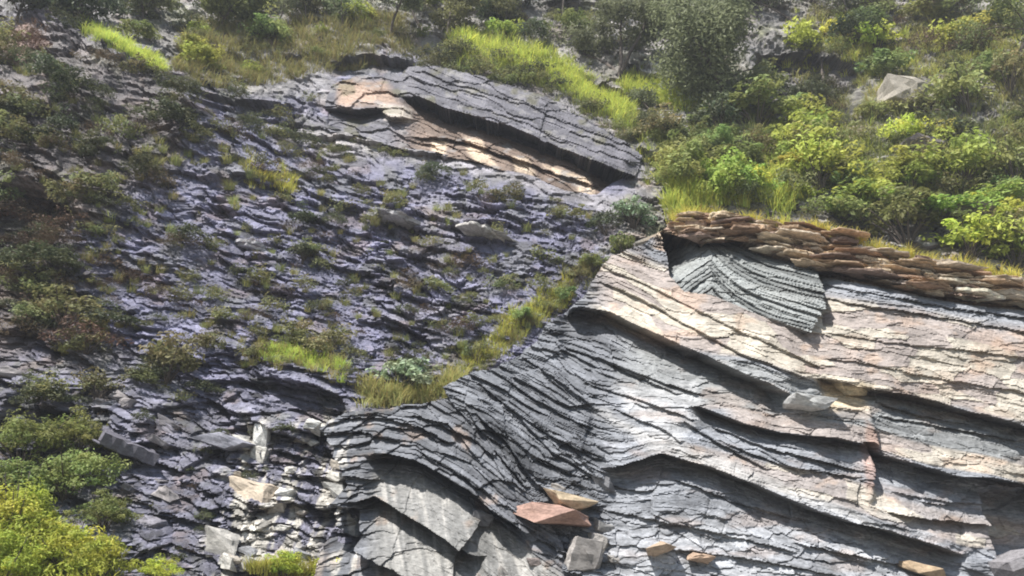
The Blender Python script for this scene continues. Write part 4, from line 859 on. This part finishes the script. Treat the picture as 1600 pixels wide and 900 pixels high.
# named shrubs
G['limefern'] = leaf_material('lime_leaflets', (.46, .50, .09), .4, .45, .012)
add_proto('limefern', 'limefern', 3, nclump=70, per=60, leaf=.10, asp=.36, cr=.22, var=.6)
NS = [('limefern', 15, 862, 110, 'bright lime leafy plant at the left edge of the bottom corner'), ('limefern', 95, 890, 100, 'bright lime leafy plant in the middle of the bottom left corner'), ('limefern', 40, 826, 76, 'small bright lime plant topping the bottom left thicket'), ('limefern', 160, 905, 80, 'bright lime plant at the right end of the bottom left thicket'), ('limefern', 10, 905, 120, 'bright lime plant lowest in the bottom left corner'), ('limefern', 235, 905, 50, 'little lime plant at the bottom edge right of the bottom left thicket'), ('limefern', 440, 900, 60, 'little lime plant at the bottom edge below the pale rubble'), ('limefern', 520, 902, 60, 'little lime plant at the bottom edge beside the grey slabs'),
 ('olive', 1440, 175, 50, 'olive shrub hiding the foot of the pale angular boulder'), ('mid', 1370, 178, 46, 'green shrub at the left foot of the pale angular boulder'), ('dark', 800, 150, 40, 'dark shrub growing on the back of the long jutting slab'), ('olive', 870, 180, 36, 'olive shrub growing low on the long jutting slab'), ('olive', 705, 118, 36, 'olive shrub at the high left end of the long jutting slab'),
 ('olive', 745, 560, 46, 'olive shrub low on the slanting ledge'), ('mid', 815, 500, 40, 'green shrub in the middle of the slanting ledge'), ('olive', 855, 485, 36, 'small olive shrub on the slanting ledge just left of the outcrop nose'), ('mid', 925, 425, 44, 'green shrub high on the slanting ledge'),
 ('pale', 990, 352, 76, 'pale silvery shrub at the top left shoulder of the big outcrop'), ('pale', 630, 606, 84, 'pale silvery shrub on the shelf at the foot of the slate face'),
 ('mid', 975, 398, 50, 'dense green shrub hanging just below the upper pale silvery shrub'), ('dark', 945, 360, 44, 'dark green shrub left of the upper pale silvery shrub'),
 ('mid', 885, 470, 44, 'green shrub on the slanting ledge left of the outcrop nose'), ('olive', 905, 440, 46, 'olive shrub on the slanting ledge above the green shrub'),
 ('mid', 1185, 140, 62, 'round green bush at the right foot of the tall feathery tree'), ('mid', 1180, 190, 110, 'wide green bush below the tall feathery tree'),
 ('bright', 1262, 215, 84, 'bright green bush right of the wide green bush'), ('dark', 1120, 210, 84, 'dark green bush left of the wide green bush'),
 ('bright', 1130, 300, 76, 'bright yellow green bush above the alcove with the pointed fold'), ('lime', 1175, 300, 60, 'lime bush above the outcrop cap, right of the bright yellow green bush'),
 ('bright', 1270, 290, 96, 'bright green spreading bush above the outcrop cap'), ('bright', 1360, 330, 92, 'tall bright bush behind the end of the orange slabs'),
 ('lime', 1345, 318, 50, 'small lime bush in front of the tall bright bush'), ('mid', 1410, 372, 96, 'mid green bush just above the thin buff slabs'),
 ('lime', 1500, 398, 96, 'lime yellow bush above the right part of the outcrop'), ('bright', 1575, 415, 84, 'bright green bush at the right edge above the outcrop'),
 ('bright', 1420, 290, 84, 'bright green bush in the middle of the right slope'), ('bright', 1500, 285, 84, 'bright green bush just above the flat brown boulder'),
 ('mid', 1575, 290, 90, 'mid green bush near the right edge, halfway up'), ('mid', 1500, 180, 90, 'leafy green bush right of the pale angular boulder'),
 ('olive', 1560, 150, 80, 'straw coloured bush at the right edge beside the leafy tree'), ('dark', 1480, 235, 76, 'dark bush below the leafy green bush'),
 ('lime', 1300, 62, 40, 'lime tuft beside the young lime tree'), ('lime', 1370, 84, 66, 'yellow green bush right of the young lime tree'), ('bright', 1500, 75, 66, 'bright bush on the high slope under the olive tree'),
 ('olive', 260, 590, 90, 'large olive bush on the lower left slate'), ('olive', 100, 510, 96, 'large olive and brown bush on the left edge of the slate'), ('brown', 140, 545, 80, 'dry brown bush below the large olive and brown bush'),
 ('olive', 160, 620, 56, 'small round olive bush left of the large lower olive bush'), ('dark', 470, 400, 44, 'dark little bush near the bright thin slab'), 
 ('fern', 45, 722, 96, 'feathery green bush at lower left'), ('fern', 95, 770, 104, 'broad green bush above the bottom left grass'), ('fern', 30, 780, 110, 'green bush at the left edge above the bottom left grass'), ('fern', 120, 705, 76, 'olive bush top of the lower left thicket'), ('fern', 170, 820, 70, 'small green bush at the right end of the lower left thicket')]
for kind, x, y, w, lb in NS: shrub(kind, x, y, w, lb)
SCR = []
def scatter(n, poly, kinds, wmin, wmax, seed, avoid=()):
    random.seed(seed); r_ = np.random.default_rng(seed)
    for (x, y) in fillp(poly, n, seed):
        if any(inpoly(q, np.array([x]), np.array([y]))[0] for q in avoid): continue
        w = (wmin + (wmax - wmin) * random.random() ** 1.7) * 1.15
        SCR.append((w, random.choice(kinds), x, y, random.uniform(.7, 1.0)))
UP = [U_poly, P_bareR]
scatter(78, [(1040,250),(1130,180),(1300,220),(1620,190),(1620,400),(1480,400),(1340,360),(1200,335),(1060,325)], ['bright', 'mid', 'mid', 'bright', 'olive', 'olive', 'lime'], 26, 84, 201)
scatter(55, [(1200,-20),(1620,-20),(1620,200),(1380,200),(1350,110),(1240,70)], ['olive', 'mid', 'bright', 'dark', 'brown', 'olive'], 22, 60, 202, [P_bareR, P_bareT])
scatter(46, [(1620,-20),(1860,-20),(1860,460),(1700,440),(1620,400)], ['olive', 'mid', 'bright', 'olive', 'lime'], 26, 62, 214)
scatter(16, P_dark, ['dark', 'brown'], 24, 46, 203)
scatter(36, [(1000,190),(1100,170),(1200,240),(1060,300),(1000,270)], ['mid', 'dark', 'olive'], 24, 60, 204)
scatter(50, [(640,80),(720,92),(860,120),(980,195),(1010,245),(900,190),(760,128),(650,112)], ['dark', 'olive', 'olive', 'mid'], 20, 40, 205)
scatter(95, [(160,-30),(980,-30),(960,80),(700,60),(520,90),(330,140),(240,90)], ['olive', 'dark', 'olive', 'bright', 'mid'], 20, 54, 206, [P_bareR, P_bareT])
scatter(210, P_spur, ['brown', 'dark', 'brown', 'dark', 'olive'], 26, 64, 207)
scatter(36, [(-20,290),(90,290),(140,340),(110,440),(-20,470)], ['dark', 'dark', 'brown'], 24, 52, 213)
scatter(60, [(280,140),(500,150),(640,230),(560,290),(400,290),(300,240)], ['brown', 'olive', 'olive', 'dark'], 18, 44, 208, UP)
scatter(150, [(140,300),(420,280),(700,270),(930,330),(900,420),(700,560),(560,600),(330,560),(100,520)], ['olive', 'brown', 'olive', 'dark'], 18, 50, 209)
scatter(28, [(20,420),(220,420),(330,560),(330,640),(60,640)], ['olive', 'brown', 'dark'], 24, 60, 210)
scatter(24, [(60,640),(330,640),(560,640),(300,900),(180,860)], ['olive', 'brown', 'dark'], 14, 32, 211)
SCR.sort(key=lambda q: -q[0]); random.seed(12)
for w, kind, x, y, hk in SCR[:255]: shrub(kind, x, y, w, parts=False, hk=hk)
def mesh_arrays(me):
    n = len(me.vertices); V = np.empty(n * 3, np.float32); me.vertices.foreach_get('co', V)
    c = np.empty(n * 4, np.float32); me.attributes['Col'].data.foreach_get('color', c)
    return V.reshape(-1, 3), c.reshape(-1, 4)[:, :3]
KC = {'bright': (.29, .34, .08), 'mid': (.19, .22, .08), 'dark': (.1, .11, .058), 'olive': (.2, .2, .09), 'brown': (.105, .075, .05), 'pale': (.3, .36, .24), 'lime': (.27, .32, .045)}
G['scrub'] = leaf_material('low_scrub_leaves', (1, 1, 1), 0, .3, 0)
VV = []; CC = []; r_ = np.random.default_rng(77); arr = {}
for w, kind, x, y, hk in SCR[255:]:
    k = int(r_.integers(len(proto[kind])))
    if (kind, k) not in arr: arr[(kind, k)] = mesh_arrays(proto[kind][k][0])
    V, c = arr[(kind, k)]; q = len(V) // 4; sel = (np.sort(r_.permutation(q)[:int(q * .55)])[:, None] * 4 + np.arange(4)).ravel(); V = V[sel]; c = c[sel]
    p, m = hill_at(x, y); s_ = w * m / 1.55; a = r_.uniform(0, 6.28)
    Rm = np.array([[math.cos(a), -math.sin(a), 0], [math.sin(a), math.cos(a), 0], [0, 0, hk]])
    VV.append(V @ Rm.T * s_ + np.array(p) + np.array([0, -.12, -.1]) * s_); CC.append(c * np.array(KC[kind]) * r_.uniform(.7, 1.3))
VV = np.concatenate(VV); o = mesh_np('low_scrub', VV, np.arange(len(VV)).reshape(-1, 4), G['scrub'], np.concatenate(CC)); tag(o, 'low dry scrub dotted all over the slope between the larger shrubs', 'scrub', kind='stuff')
random.seed(5)
for (x, y) in fillp([(150,260),(420,200),(640,240),(930,330),(900,420),(700,560),(520,600),(330,580),(80,560)], 190, 301): tussock('drygrass', x, y, random.uniform(16, 34))
for (x, y) in fillp([(-10,60),(150,90),(300,170),(250,290),(0,330)], 40, 302): tussock('drygrass', x, y, random.uniform(16, 30))
